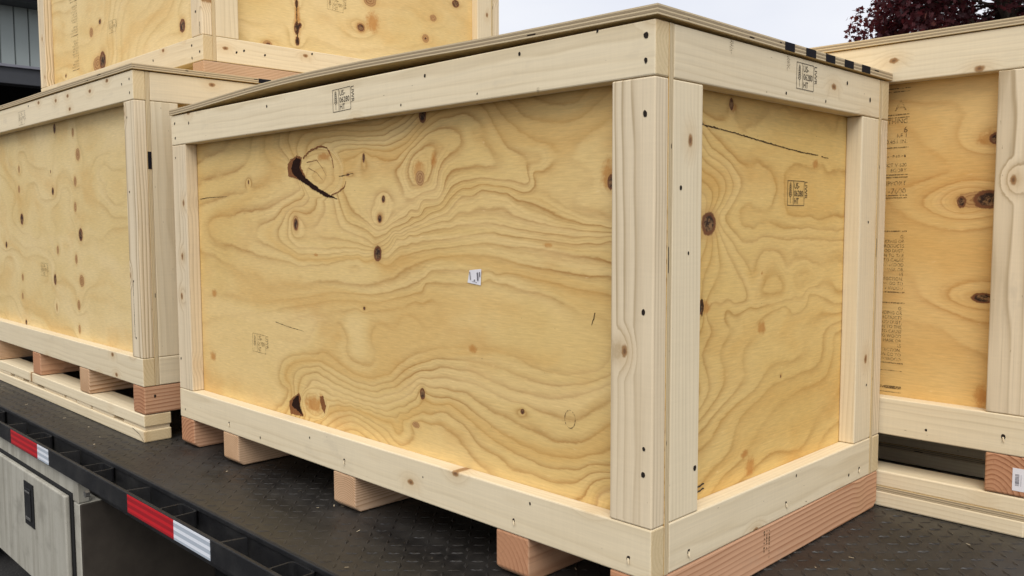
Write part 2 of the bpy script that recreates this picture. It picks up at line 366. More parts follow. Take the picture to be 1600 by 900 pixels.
def on_face(side, u, v, depth, lift=0.0006, rot=0.0):
    """frame lying on a wall: side F faces -Y (u = X), side S faces +X (u = Y); v = Z"""
    if side == 'F':
        m = Matrix(((1, 0, 0), (0, 0, -1), (0, 1, 0))).to_4x4(); m.translation = (u, depth - lift, v)
    else:
        m = Matrix(((0, 0, 1), (1, 0, 0), (0, 1, 0))).to_4x4(); m.translation = (depth + lift, u, v)
    return m @ Matrix.Rotation(rot, 4, 'Z')

# ------------------------------------------------------------------ grain fields
def hash2(ix, iy, seed):
    h = np.sin(ix * 127.1 + iy * 311.7 + seed * 74.7) * 43758.5453
    return h - np.floor(h)
def vnoise(x, y, seed):
    ix, iy = np.floor(x), np.floor(y); fx, fy = x - ix, y - iy
    fx = fx * fx * fx * (fx * (fx * 6 - 15) + 10); fy = fy * fy * fy * (fy * (fy * 6 - 15) + 10)
    a, b, c, d = hash2(ix, iy, seed), hash2(ix + 1, iy, seed), hash2(ix, iy + 1, seed), hash2(ix + 1, iy + 1, seed)
    return (a * (1 - fx) + b * fx) * (1 - fy) + (c * (1 - fx) + d * fx) * fy
def fbm(x, y, seed, n=3):
    return sum(vnoise(x * 2 ** k, y * 2 ** k, seed + k * 11) * 0.5 ** k for k in range(n)) / sum(0.5 ** k for k in range(n)) - 0.5
def contour_field(lines, smooth, dens=35.0):
    """thin-plate surface through ring lines given as (ring number, [u, v, u, v ...] in mm)"""
    P, V = [], []
    for lev, q in lines:
        q = np.array(q, float).reshape(-1, 2)
        if float(lev).is_integer() and len(q) > 2:
            for a, b in zip(q[:-1], q[1:]):
                n = max(1, int(np.hypot(*(b - a)) // dens))
                for t in range(n): P.append(a + (b - a) * t / n); V.append(lev)
            P.append(q[-1]); V.append(lev)
        else:
            for a in q: P.append(a); V.append(lev)
    P = np.array(P) / 1000; V = np.array(V, float); n = len(P)
    ker = lambda d2: 0.5 * d2 * np.log(d2 + 1e-9)
    K = ker(((P[:, None] - P[None]) ** 2).sum(2)) + np.eye(n) * smooth
    Q = np.c_[np.ones(n), P]
    w = np.linalg.solve(np.block([[K, Q], [Q.T, np.zeros((3, 3))]]), np.r_[V, 0, 0, 0])
    def f(u, v):
        X = np.stack([u.ravel(), v.ravel()], 1); out = np.empty(len(X))
        for i in range(0, len(X), 4000):
            x = X[i:i + 4000]
            d2 = (x ** 2).sum(1)[:, None] + (P ** 2).sum(1)[None] - 2 * x @ P.T
            out[i:i + 4000] = ker(np.maximum(d2, 0)) @ w[:-3] + w[-3] + x @ w[-2:]
        return out.reshape(u.shape)
    return f
def noise_field(seed, su, sv, amp, slope_u=0.0, slope_v=8.0):
    return lambda u, v: amp * fbm(u * su + 3.3, v * sv + 1.7, seed) * 2 + u * slope_u + v * slope_v

def panel(name, parent, side, depth, u0, u1, v0, v1, thick, fn, mat, knots=(), step=0.006, label=None):
    """a sheet of plywood; its show face carries the grain and knot fields"""
    nu = max(2, int((u1 - u0) / step) + 1); nv = max(2, int((v1 - v0) / step) + 1)
    U, V = np.meshgrid(np.linspace(u0, u1, nu), np.linspace(v0, v1, nv))
    ph = fn(U, V)
    fl = {'knot_dark': np.full(U.shape, 4.0), 'knot_light': np.full(U.shape, 4.0), 'stain': np.full(U.shape, 4.0)}
    fade = []
    for kind, ku, kv, ru, rv in knots:
        if kind == 'd': ru, rv = ru * 1.25, rv * 1.2
        d = np.sqrt(((U - ku) / ru) ** 2 + ((V - kv) / rv) ** 2)
        if kind == 'fade': fade.append((ku, kv, ru, rv)); continue
        if kind == 'swirl':
            w = np.clip(1.25 - d, 0, 0.25) * 4; ph = ph * (1 - w) + (3 + d * 2.4 + 0.8 * fbm(U * 25, V * 25, 4)) * w; fade.append((ku, kv, ru, rv)); continue
        k = {'d': 'knot_dark', 'l': 'knot_light', 's': 'stain'}[kind]
        fl[k] = np.minimum(fl[k], np.minimum(d, 4))
        if kind != 's': ph = ph + 0.8 * np.exp(-(((U - ku) / (ru * 3.5)) ** 2 + ((V - kv) / (rv * 2.0)) ** 2))
    du, dv = (u1 - u0) / (nu - 1), (v1 - v0) / (nv - 1)
    gv, gu = np.gradient(ph, dv, du); gr = np.clip((np.hypot(gu, gv) - 3) / 22, 0, 1)
    steep = 0.22 + 0.78 * gr * gr * (3 - 2 * gr)
    for ku, kv, ru, rv in fade: steep = steep * (1 - 0.45 * np.clip(1.3 - np.sqrt(((U - ku) / ru) ** 2 + ((V - kv) / rv) ** 2), 0, 0.3) / 0.3)
    n = nu * nv
    co = np.zeros((n + 20, 3)); co[:n, 0] = (U - u0).ravel(); co[:n, 1] = (V - v0).ravel()
    W, H = u1 - u0, v1 - v0
    I = np.arange(n).reshape(nv, nu)
    faces = np.stack([I[:-1, :-1], I[:-1, 1:], I[1:, 1:], I[1:, :-1]], -1).reshape(-1, 4).tolist()
    ply = np.zeros(n + 20); e = n; mi = [0] * len(faces)
    cs = [(0, 0), (W, 0), (W, H), (0, H)]
    for k in range(4):
        (ax, ay), (bx, by) = cs[k], cs[(k + 1) % 4]
        co[e:e + 4] = [(ax, ay, 0), (ax, ay, -thick), (bx, by, -thick), (bx, by, 0)]; ply[e + 1:e + 3] = 1
        faces.append([e, e + 1, e + 2, e + 3]); mi.append(1); e += 4
    co[e:e + 4] = [(0, 0, -thick), (0, H, -thick), (W, H, -thick), (W, 0, -thick)]
    faces.append([e, e + 1, e + 2, e + 3]); mi.append(0)
    me = bpy.data.meshes.new(name); me.from_pydata(co.tolist(), [], faces); me.update()
    me.polygons.foreach_set('material_index', mi)
    def put(nm, arr, fill):
        a = me.attributes.new(nm, 'FLOAT', 'POINT'); full = np.full(n + 20, fill, np.float32); full[:len(arr)] = arr; a.data.foreach_set('value', full)
    put('phase', ph.ravel(), 0.3); put('steep', steep.ravel(), 0.5); put('ply', ply, 0)
    for k in fl: put(k, fl[k].ravel(), 4.0)
    return link(name, me, [mat, M['edge_fine']], parent, on_face(side, u0, v0, depth, 0.0), label)

def sheet(name, parent, x0, x1, y0, y1, z0, thick, lift, label=None, seed=3):
    """a lid: bowed plywood sheet; lift(x, y) raises it, edges show the plies"""
    nx, ny = 61, 15
    X, Y = np.meshgrid(np.linspace(x0, x1, nx), np.linspace(y0, y1, ny)); Z = z0 + lift(X, Y)
    bot = np.stack([X, Y, Z], -1).reshape(-1, 3); top = bot + [0, 0, thick]
    I = np.arange(nx * ny).reshape(ny, nx); n = nx * ny
    q = np.stack([I[:-1, :-1], I[:-1, 1:], I[1:, 1:], I[1:, :-1]], -1).reshape(-1, 4)
    faces = (q[:, ::-1]).tolist() + (q + n).tolist(); mi = [0] * len(faces)
    v = np.concatenate([bot, top]).tolist(); ply = [0.0] * (2 * n)
    edge = list(I[0]) + list(I[1:, -1]) + list(I[-1, -2::-1]) + list(I[-2:0:-1, 0])
    b = len(v)
    for i in edge:                                     # five plies, every second one sawn a touch proud
        for k in range(6):
            v.append((bot[i] + np.array([0, 0, thick * k / 5])).tolist()); ply.append(k / 5)
    ne = len(edge)
    for a in range(ne):
        c = (a + 1) % ne
        for k in range(5):
            faces.append([b + a * 6 + k, b + c * 6 + k, b + c * 6 + k + 1, b + a * 6 + k + 1]); mi.append(1)
    me = bpy.data.meshes.new(name); me.from_pydata(v, [], faces); me.update(); me.polygons.foreach_set('material_index', mi)
    N = len(v); ph = np.zeros(N); pv = np.array(v); ph[:] = 5 * fbm(pv[:, 0] * 1.5, pv[:, 1] * 3, seed) * 2 + pv[:, 1] * 9
    for nm, arr in (('phase', ph), ('steep', np.full(N, 0.7)), ('ply', np.array(ply)), ('knot_dark', np.full(N, 4.0)), ('knot_light', np.full(N, 4.0)), ('stain', np.full(N, 4.0))):
        a = me.attributes.new(nm, 'FLOAT', 'POINT'); a.data.foreach_set('value', arr.astype(np.float32))
    return link(name, me, [M['ply_soft'], M['edge']], parent, None, label)

# ------------------------------------------------------------------ writing, holes, cracks
def text_geo(body, size, sx=1.0, align='LEFT', line=1.0, bold=0.0):
    cu = bpy.data.curves.new('t', 'FONT'); cu.body = body; cu.size = size; cu.align_x = align; cu.space_line = line; cu.offset = bold
    cu.resolution_u = 3
    o = bpy.data.objects.new('t', cu); col.objects.link(o)
    dg = bpy.context.evaluated_depsgraph_get(); me = bpy.data.meshes.new_from_object(o.evaluated_get(dg))
    v = [(p.co.x * sx, p.co.y, 0.0) for p in me.vertices]; f = [tuple(p.vertices) for p in me.polygons]
    bpy.data.objects.remove(o); bpy.data.curves.remove(cu); bpy.data.meshes.remove(me)
    return v, f
class Flat:
    def __init__(s): s.v, s.f = [], []
    def geo(s, v, f, dx=0, dy=0, rot=0):
        b = len(s.v); c, q = math.cos(rot), math.sin(rot)
        s.v += [(x * c - y * q + dx, x * q + y * c + dy, 0) for x, y, z in v]; s.f += [tuple(i + b for i in g) for g in f]
    def bar(s, x0, y0, x1, y1, w):
        d = Vector((x1 - x0, y1 - y0)); L = d.length; d /= L; n = Vector((-d.y, d.x)) * w / 2
        b = len(s.v); s.v += [(x0 - n.x, y0 - n.y, 0), (x1 - n.x, y1 - n.y, 0), (x1 + n.x, y1 + n.y, 0), (x0 + n.x, y0 + n.y, 0)]
        s.f.append((b, b + 1, b + 2, b + 3))
    def poly(s, pts):
        b = len(s.v); s.v += [(x, y, 0) for x, y in pts]; s.f.append(tuple(range(b, b + len(pts))))
    def mesh(s, name): return mesh(name, s.v, s.f)
def make_stamp():
    """heat-treatment stamp: boxed ear of wheat, country and plant code, treatment, firm letters up the right side; 72 x 51 mm"""
    s = Flat(); w, h, t = 0.072, 0.051, 0.0013
    for a in ((0, 0, w, 0), (w, 0, w, h), (w, h, 0, h), (0, h, 0, 0), (0.0245, 0, 0.0245, h)): s.bar(*a, t)
    s.bar(0.012, 0.004, 0.012, 0.017, 0.0011)
    for k in range(6):
        y = 0.017 + k * 0.0045; r = 0.0058 * (1 - 0.09 * k)
        for sg in (-1, 1):
            s.bar(0.012, y, 0.012 + sg * r, y + 0.0048, 0.0014)
            s.bar(0.012 + sg * r, y + 0.0048, 0.012 + sg * r * 0.35, y + 0.0068, 0.0010)
    s.bar(0.012, 0.043, 0.012, 0.048, 0.001)
    for body, y, sx in (('US-', 0.0352, 0.92), ('06280', 0.0193, 0.92), ('HT', 0.0035, 0.92)):
        v, f = text_geo(body, 0.0175, sx, bold=0.0001); s.geo(v, f, 0.0275, y)
    v, f = text_geo('LIWR', 0.0155, 1.0); s.geo(v, f, w + 0.0035, h + 0.0005, -math.pi / 2)
    return s.mesh('stamp')
STAMP = make_stamp(); STAMP.materials.append(M['ink'])
STAMP_FAINT = STAMP.copy(); STAMP_FAINT.materials.clear(); STAMP_FAINT.materials.append(M['ink_faint'])
def stamp(parent, side, u, v, depth, rot=0.0, sc=1.0, faint=False, flip=False):
    return link('stamp', STAMP_FAINT if faint else STAMP, None, parent, on_face(side, u, v, depth, 0.0007, rot) @ Matrix.Scale(sc, 4))
def grade_mark(parent, side, u, v, depth, sc=1.0, seed=0):
    """a grade mark far too small to read: three columns of specks"""
    rr = random.Random(seed); s = Flat()
    for c in range(3):
        y = 0.0
        while y > -0.024 * (0.7 + 0.5 * rr.random()):
            h = rr.uniform(0.001, 0.0025); s.bar(c * 0.0045, y, c * 0.0045 + rr.uniform(-.0003, .0003), y - h, rr.uniform(0.0012, 0.0024)); y -= h + rr.uniform(0.0006, 0.003)
    return link('grade_mark', s.mesh('grade_mark'), M['ink_faint'], parent, on_face(side, u, v, depth, 0.0007) @ Matrix.Scale(sc, 4))
HOLES = []
for _k in range(5):
    rr = random.Random(_k); pts = []
    for i in range(10):
        a = i / 10 * 2 * math.pi; r = rr.uniform(0.8, 1.15); pts.append((math.cos(a) * r * 0.85, math.sin(a) * r * 1.15))
    s = Flat(); s.poly(pts); m = s.mesh('nail_hole'); m.materials.append(M['hole']); HOLES.append(m)
def hole(parent, side, u, v, depth, r=0.0036, splinter=False):
    o = link('nail_hole', HOLES[random.randrange(5)], None, parent, on_face(side, u, v, depth, 0.0006, random.uniform(-.4, .4)) @ Matrix.Scale(r, 4))
    if splinter:
        me = mesh('splinter', [(-.002, .004, 0), (.0025, .003, 0), (.0035, -.010, .004), (.001, -.002, .0035), (-.003, -.004, 0.001), (-.001, -.008, .003)], [(0, 1, 3), (1, 2, 3), (0, 3, 4), (3, 5, 4), (3, 2, 5)])
        link('splinter', me, M['fibre'], parent, on_face(side, u, v - 0.003, depth, 0.0008, random.uniform(-.5, .5)) @ Matrix.Scale(0.8, 4))
    return o
def crack(parent, side, depth, pts, w0, w1, mat='pitch', seed=1, name='crack'):
    rr = random.Random(seed); P = []
    for (a, b), (c, d) in zip(pts[:-1], pts[1:]):
        n = max(2, int(math.hypot(c - a, d - b) / 0.004))
        for i in range(n): P.append((a + (c - a) * i / n, b + (d - b) * i / n))
    P.append(pts[-1]); N = len(P); v, f = [], []
    for i, (a, b) in enumerate(P):
        t = i / (N - 1); q = P[min(i + 1, N - 1)]; p0 = P[max(i - 1, 0)]
        d = Vector((q[0] - p0[0], q[1] - p0[1])).normalized(); n = Vector((-d.y, d.x))
        w = (w0 + (w1 - w0) * t) * rr.uniform(0.45, 1.3); s = rr.uniform(-.3, .3) * w
        v += [(a + n.x * (w / 2 + s) - pts[0][0], b + n.y * (w / 2 + s) - pts[0][1], 0), (a + n.x * (s - w / 2) - pts[0][0], b + n.y * (s - w / 2) - pts[0][1], 0)]
        if i: f.append((2 * i - 2, 2 * i - 1, 2 * i + 1, 2 * i))
    return link(name, mesh(name, v, f), M[mat], parent, on_face(side, pts[0][0], pts[0][1], depth, 0.0006))

def blot(parent, side, depth, pts, mat, seed, jag=0.0016, lift=0.0006, name='knot_blotch'):
    """irregular dark patch of a torn knot: outline in metres, edges frayed"""
    rr = random.Random(seed); out = []
    for (a, b), (c_, d) in zip(pts, pts[1:] + pts[:1]):
        n = max(1, int(math.hypot(c_ - a, d - b) / 0.0035))
        for i in range(n): out.append((a + (c_ - a) * i / n + rr.uniform(-jag, jag) - pts[0][0], b + (d - b) * i / n + rr.uniform(-jag, jag) - pts[0][1]))
    s = Flat(); s.poly(out); me = s.mesh(name)
    bm = bmesh.new(); bm.from_mesh(me); bmesh.ops.triangulate(bm, faces=bm.faces); bm.to_mesh(me); bm.free()
    return link(name, me, M[mat], parent, on_face(side, pts[0][0], pts[0][1], depth, lift))
# ------------------------------------------------------------------ the setting: ground
GZ, DZ = -1.06, -0.091          # ground level, deck level
gm = mesh('ground', [(-400, -400, GZ), (400, -400, GZ), (400, 400, GZ), (-400, 400, GZ)], [(0, 1, 2, 3)])
link('ground', gm, M['asphalt'], kind='structure')

# ------------------------------------------------------------------ warehouse far to the left
bx = -14.0
wh = empty('warehouse', (bx - 4, 2.5, GZ), 'grey warehouse with ribbed metal siding, dark eave and open bay behind the stacked crates', 'building')
WY0, WY1 = -7.0, 12.0
for k in range(int((WY1 - WY0) / 0.2)):
    y = WY0 + k * 0.2
    if k == 0:
        sp = mesh('siding_panel', [(0, 0.004, 0), (0.02, 0.012, 0), (0.02, 0.188, 0), (0, 0.196, 0), (0, 0.004, 0.92), (0.02, 0.012, 0.92), (0.02, 0.188, 0.92), (0, 0.196, 0.92)],
                  [(0, 1, 5, 4), (1, 2, 6, 5), (2, 3, 7, 6)]); sp.materials.append(M['siding'])
    link('siding_panel', sp, None, wh, Matrix.Translation((bx, y, 2.98)))
box('back_board', wh, (bx - 0.06, WY0, 2.98), (bx - 0.005, WY1, 4.1), M['eave'])
box('door_beam', wh, (bx - 0.25, WY0 + 3.01, 2.70), (bx + 0.04, WY1 - 3.01, 2.975), M['eave'], 0.01)
box('lintel_trim', wh, (bx + 0.042, WY0, 2.945), (bx + 0.09, WY1, 2.985), M['roof'], 0.005)
box('wall', wh, (bx - 0.2, WY0, GZ), (bx + 0.02, WY0 + 3, 2.94), M['siding']); box('wall', wh, (bx - 0.2, WY1 - 3, GZ), (bx + 0.02, WY1, 2.94), M['siding'])
box('wall', wh, (bx - 8, WY0, GZ), (bx - 0.21, WY0 + 0.2, 4.1), M['interior']); box('wall', wh, (bx - 8, WY1 - 0.2, GZ), (bx - 0.21, WY1, 4.1), M['interior'])
box('wall', wh, (bx - 8.2, WY0, GZ), (bx - 8.01, WY1, 4.1), M['interior'])
ev = box('eave', wh, (bx - 0.3, WY0 - 0.4, 3.86), (bx + 0.50, WY1 + 0.4, 4.02), M['eave'], 0.02)
box('gutter', wh, (bx + 0.502, WY0 - 0.4, 3.90), (bx + 0.62, WY1 + 0.4, 4.05), M['eave'], 0.025)
rp = mesh('roof', [(bx + 0.6, WY0 - 0.4, 4.06), (bx + 0.6, WY1 + 0.4, 4.06), (bx - 4.2, WY1 + 0.4, 5.6), (bx - 4.2, WY0 - 0.4, 5.6), (bx - 9, WY0 - 0.4, 4.06), (bx - 9, WY1 + 0.4, 4.06),
                   (bx - 9, WY0 - 0.4, 4.02), (bx - 9, WY1 + 0.4, 4.02), (bx + 0.6, WY0 - 0.4, 4.03), (bx + 0.6, WY1 + 0.4, 4.03)],
          [(0, 1, 2, 3), (3, 2, 5, 4), (6, 7, 9, 8), (0, 3, 4, 6, 8), (1, 9, 7, 5, 2), (0, 8, 9, 1)])
link('roof', rp, M['roof'], wh)

# ------------------------------------------------------------------ purple maple behind the right-hand crate
def make_tree():
    rng = np.random.default_rng(5)
    base = Vector((-4.0, 16.6, GZ)); ctr = Vector((-3.95, 16.5, 5.35))
    t = empty('maple_tree', base, 'dark purple-red maple tree rising behind the far right crate', 'tree')
    bm = bmesh.new()
    def limb(a, b, r0, r1, n=7):
        a, b = Vector(a), Vector(b); d = (b - a).normalized(); s = d.orthogonal().normalized(); u = d.cross(s); rings = []
        for k in range(5):
            q = k / 4; c = a.lerp(b, q) + Vector(rng.normal(0, 0.04, 3)) * (1 if 0 < k < 4 else 0); r = r0 + (r1 - r0) * q
            rings.append([bm.verts.new(c + (s * math.cos(i / n * 2 * math.pi) + u * math.sin(i / n * 2 * math.pi)) * r) for i in range(n)])
        for p, q in zip(rings[:-1], rings[1:]):
            for i in range(n): bm.faces.new((p[i], p[(i + 1) % n], q[(i + 1) % n], q[i]))
    top = base + Vector((0.1, 0, 3.4)); limb(base, top, 0.24, 0.17)
    clumps = []
    for i in range(190):
        while True:
            d = rng.normal(0, 1, 3); d /= np.linalg.norm(d)
            if d[2] > -0.75: break
        r = rng.uniform(0.35, 1.0) ** 0.5
        c = Vector((ctr.x + d[0] * 2.9 * r, ctr.y + d[1] * 2.9 * r, ctr.z + d[2] * 3.0 * r))
        clumps.append((c, rng.uniform(0.35, 0.72)))
    mains = []
    for k in range(7):
        a = k / 7 * 6.283 + 0.3; m = top + Vector((math.cos(a) * 1.2, math.sin(a) * 1.2, rng.uniform(1.2, 2.4))); limb(top - Vector((0, 0, rng.uniform(0, .8))), m, 0.10, 0.045); mains.append(m)
    for c, r in clumps:
        m = min(mains, key=lambda q: (q - c).length); limb(m, c, 0.035, 0.010, 5)
    link('trunk', from_bm(bm, 'trunk'), M['bark'], t)
    shape = np.array([(0, -.5), (.16, -.22), (.46, -.30), (.30, 0), (.48, .22), (.20, .22), (0, .55), (-.20, .22), (-.48, .22), (-.30, 0), (-.46, -.30), (-.16, -.22)])
    v, f, tone = [], [], []
    for c, r in clumps:
        ct = rng.uniform(0.1, 0.75); n = int(230 * (r / 0.55) ** 2)
        for _ in range(n):
            d = rng.normal(0, 1, 3); d /= np.linalg.norm(d); p = np.array(c) + d * r * rng.uniform(0.25, 1.0) ** 0.5 * np.array([1, 1, .8])
            nrm = d * 0.5 + np.array([0, 0, .6]) + rng.normal(0, .5, 3); nrm /= np.linalg.norm(nrm)
            a = np.cross(nrm, rng.normal(0, 1, 3)); a /= np.linalg.norm(a); b = np.cross(nrm, a); s = rng.uniform(0.085, 0.15)
            o = len(v); bend = rng.uniform(-.25, .25)
            for (x, y) in shape: v.append(tuple(p + a * x * s + b * y * s + nrm * (x * x - y * y * .5) * bend * s * 2))
            f.append(tuple(range(o, o + 12))); tone += [min(1, max(0, ct + rng.normal(0, .2)))] * 12
    me = mesh('crown', v, f); at = me.attributes.new('tone', 'FLOAT', 'POINT'); at.data.foreach_set('value', np.array(tone, np.float32))
    link('crown', me, M['leaf'], t)
make_tree()

# ------------------------------------------------------------------ flatbed truck
tr = empty('flatbed_truck', (-2.0, 1.0, GZ), 'black tread plate flatbed truck deck carrying the wooden crates', 'truck')
DX0, DX1, DY0, DY1 = -6.5, 2.6, -0.228, 2.25
box('deck', tr, (DX0, DY0, DZ - 0.006), (DX1, DY1, DZ), M['deck'], 0.002)
def lugs():
    px = 0.0315; rr = np.random.default_rng(3); v, f = [], []
    xs = np.arange(-4.6, 1.6, px); ys = np.arange(DY0 + 0.02, 1.5, px); k = 0
    for i, x in enumerate(xs):
        for j, y in enumerate(ys):
            if (y > 1.0 and x < -0.1): continue
            a = math.pi / 4 * (1 if (i + j) % 2 else -1) + rr.normal(0, .05); c, s = math.cos(a), math.sin(a); h = 0.0019 * rr.uniform(.5, 1.1) * (1.15 if x > -0.05 else 1.0) * (0.35 + 0.65 * float(np.clip(0.5 + 2.2 * fbm(np.array(x * 2.1), np.array(y * 2.1), 8), 0, 1))); L = 0.0135; w = 0.0046
            X, Y = x + rr.normal(0, .0006), y + rr.normal(0, .0006); z = DZ + 0.0001
            for lx, ly, lz in ((L, 0, 0), (0, w, 0), (-L, 0, 0), (0, -w, 0), (L * .55, 0, h), (-L * .55, 0, h)): v.append((X + lx * c - ly * s, Y + lx * s + ly * c, z + lz))
            b = k * 6; k += 1
            f += [(b, b + 1, b + 4), (b + 1, b + 5, b + 4), (b + 1, b + 2, b + 5), (b + 2, b + 3, b + 5), (b + 3, b + 4, b + 5), (b + 3, b, b + 4)]
    me = mesh('tread_lugs', v, f); link('tread_lugs', me, M['deck'], tr, kind='stuff')
lugs()
def chips():
    rr = np.random.default_rng(9); v, f = [], []
    for k in range(150):
        x, y = rr.uniform(-3.5, 1.0), DY0 + 0.01 + abs(rr.normal(0, .5)); a = rr.uniform(0, 6.28); l = rr.uniform(.001, .006); w = rr.uniform(.0005, .0014)
        c_, s_ = math.cos(a), math.sin(a); n = len(v)
        for p, q, z in ((-l, -w, .0022), (l, -w, .0030), (l, w, .0032), (-l, w, .0024)): v.append((x + p * c_ - q * s_, y + p * s_ + q * c_, DZ + z))
        f.append((n, n + 1, n + 2, n + 3))
    link('wood_chips', mesh('wood_chips', v, f), M['fibre'], None, None, 'fine pale wood chips scattered over the dark truck deck', 'wood chips', None, 'stuff')
chips()
box('edge_channel', tr, (DX0, DY0 - 0.004, DZ - 0.135), (DX1, DY0 + 0.012, DZ - 0.0065), M['black'], 0.002)
box('deck_lip', tr, (DX0, DY0 - 0.008, DZ - 0.012), (DX1, DY0 - 0.0005, DZ + 0.0012), M['black'], 0.0025)
RY = -0.312
box('rub_rail', tr, (DX0, RY, DZ - 0.056), (DX1, RY + 0.010, DZ - 0.003), M['black'], 0.002)
def pocket(xc):
    w, y0, y1, z0, z1, t = 0.088, RY + 0.0105, DY0 - 0.0085, DZ - 0.054, DZ - 0.010, 0.005
    P = []
    for (hx, ya, yb) in ((w / 2, y0, y1), (w / 2 - t, y0 + t, y1 - t)):
        ring = []; r = 0.010
        for cx, cy, a0 in ((hx - r, yb - r, 0), (-hx + r, yb - r, 90), (-hx + r, ya + r, 180), (hx - r, ya + r, 270)):
            for k in range(4): a = R(a0 + k * 30); ring.append((cx + math.cos(a) * r, cy + math.sin(a) * r))
        P.append(ring)
    n = 16; v = [(x, y, z) for z in (z0, z1) for ring in P for x, y in ring]; f = []
    for i in range(n):
        j = (i + 1) % n
        f += [(i, j, 2 * n + j, 2 * n + i), (n + j, n + i, 3 * n + i, 3 * n + j), (2 * n + i, 2 * n + j, 3 * n + j, 3 * n + i), (j, i, n + i, n + j)]
    return mesh('stake_pocket', v, f)
pm = pocket(0); pm.materials.append(M['black'])
for k in range(-8, 7):
    link('stake_pocket', pm, None, tr, Matrix.Translation((-1.225 + k * 0.53, 0, 0)))
gmesh = None
for k in range(-8, 7):
    x = -0.945 + k * 0.53
    if gmesh is None:
        gmesh = mesh('brace_plate', [(-.004, RY + .0105, DZ - .012), (-.004, DY0 - .0085, DZ - .012), (-.004, DY0 - .0085, DZ - .060), (-.004, RY + .0105, DZ - .055),
                                     (.004, RY + .0105, DZ - .012), (.004, DY0 - .0085, DZ - .012), (.004, DY0 - .0085, DZ - .060), (.004, RY + .0105, DZ - .055)],
                     [(0, 3, 2, 1), (4, 5, 6, 7), (0, 1, 5, 4), (1, 2, 6, 5), (2, 3, 7, 6), (3, 0, 4, 7)]); gmesh.materials.append(M['black'])
    link('brace_plate', gmesh, None, tr, Matrix.Translation((x, 0, 0)) @ Matrix.Translation((0, -0.27, 0)) @ Matrix.Rotation(R(-14), 4, 'Z') @ Matrix.Translation((0, 0.27, 0)))
for a, b, c in ((-2.43, -2.150, -2.045), (-1.425, -1.148, -0.962), (0.05, 0.33, 0.55), (-3.8, -3.35, -3.2)):
    for lo, hi, m in ((a, b, 'tape_red'), (b + 0.0004, c, 'tape_white')):
        box('reflective_tape', tr, (lo, RY - 0.0012, DZ - 0.0525), (hi, RY - 0.0002, DZ - 0.0055), M[m],
            label='red reflective tape strip on the rub rail' if m == 'tape_red' else 'white reflective tape strip on the rub rail')
# frame below; unseen beams added to keep the underside dark
for y in (0.55, 1.45): box('chassis_beam', tr, (DX0, y, DZ - 0.40), (DX1, y + 0.14, DZ - 0.125), M['black'])
for k in range(16): box('cross_member', tr, (DX0 + 0.3 + k * 0.58, DY0 + 0.02, DZ - 0.12), (DX0 + 0.36 + k * 0.58, DY1 - 0.02, DZ - 0.0065), M['black'])
box('edge_channel', tr, (DX0, DY1 - 0.012, DZ - 0.135), (DX1, DY1 + 0.004, DZ - 0.0065), M['black'], 0.002)
def wheel(x, y):
    bm = bmesh.new(); prof = [(0.30, 0.0), (0.46, 0.02), (0.50, 0.06), (0.50, 0.22), (0.46, 0.26), (0.30, 0.28)]; n = 32
    rings = [[bm.verts.new((math.cos(i / n * 2 * math.pi) * r, w, math.sin(i / n * 2 * math.pi) * r)) for i in range(n)] for r, w in prof]
    for p, q in zip(rings[:-1], rings[1:]):
        for i in range(n): bm.faces.new((p[i], p[(i + 1) % n], q[(i + 1) % n], q[i]))
    w = link('wheel', from_bm(bm, 'tyre'), M['rubber'], tr, Matrix.Translation((x, y, GZ + 0.5)))
    bm = bmesh.new(); prof = [(0.0, 0.10), (0.09, 0.10), (0.12, 0.14), (0.24, 0.10), (0.295, 0.02), (0.30, 0.28)]
    rings = [[bm.verts.new((math.cos(i / n * 2 * math.pi) * max(r, .001), w_, math.sin(i / n * 2 * math.pi) * max(r, .001))) for i in range(n)] for r, w_ in prof]
    for p, q in zip(rings[:-1], rings[1:]):
        for i in range(n): bm.faces.new((p[i], p[(i + 1) % n], q[(i + 1) % n], q[i]))
    link('rim', from_bm(bm, 'rim'), M['chrome'], w, Matrix.Translation((x, y, GZ + 0.5)))
for y in (-0.18, 1.95):
    wheel(1.75, y); wheel(-4.2, y)
for x in (1.75, -4.2): box('axle', tr, (x - .06, -.1, GZ + .44), (x + .06, 2.1, GZ + .56), M['black'])
for x in (1.75, -4.2):
    for y in (0.56, 1.46): box('spring_hanger', tr, (x - .25, y + .01, GZ + .57), (x + .25, y + .10, DZ - 0.402), M['black'])
# toolbox under the deck
TX0, TX1, TY = -3.35, -1.850, -0.292
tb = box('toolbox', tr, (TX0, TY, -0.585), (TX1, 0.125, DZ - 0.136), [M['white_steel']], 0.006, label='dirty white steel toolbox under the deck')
tb.data.materials.append(M['shaded_steel'])
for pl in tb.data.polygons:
    if pl.normal.x > 0.7: pl.material_index = 1  # side face coloured dark, shade of the deck painted in
box('toolbox_top_flange', tr, (TX0 + 0.002, TY - 0.002, DZ - 0.134), (TX1 - 0.002, TY + 0.03, DZ - 0.062), M['white_steel'], 0.002)
bd = box('door_seal', tb, (TX0 + 0.060, TY - 0.005, -0.548), (TX1 - 0.045, TY - 0.0005, -0.203), M['rubber'], 0.001)
box('door', tb, (TX0 + 0.07, TY - 0.021, -0.566), (TX1 - 0.063, TY - 0.0055, -0.213), M['white_steel'], 0.004)
box('latch_plate', tb, (-2.300, TY - 0.0245, -0.388), (-2.205, TY - 0.0215, -0.243), M['rubber'], 0.0014)
box('latch_paddle', tb, (-2.280, TY - 0.0275, -0.368), (-2.225, TY - 0.0250, -0.262), M['black'], 0.001)
box('latch_rim', tb, (-2.276, TY - 0.0295, -0.276), (-2.229, TY - 0.0277, -0.270), M['chrome'], 0.0006); box('latch_rim', tb, (-2.276, TY - 0.0295, -0.366), (-2.229, TY - 0.0277, -0.357), M['chrome'], 0.0006)
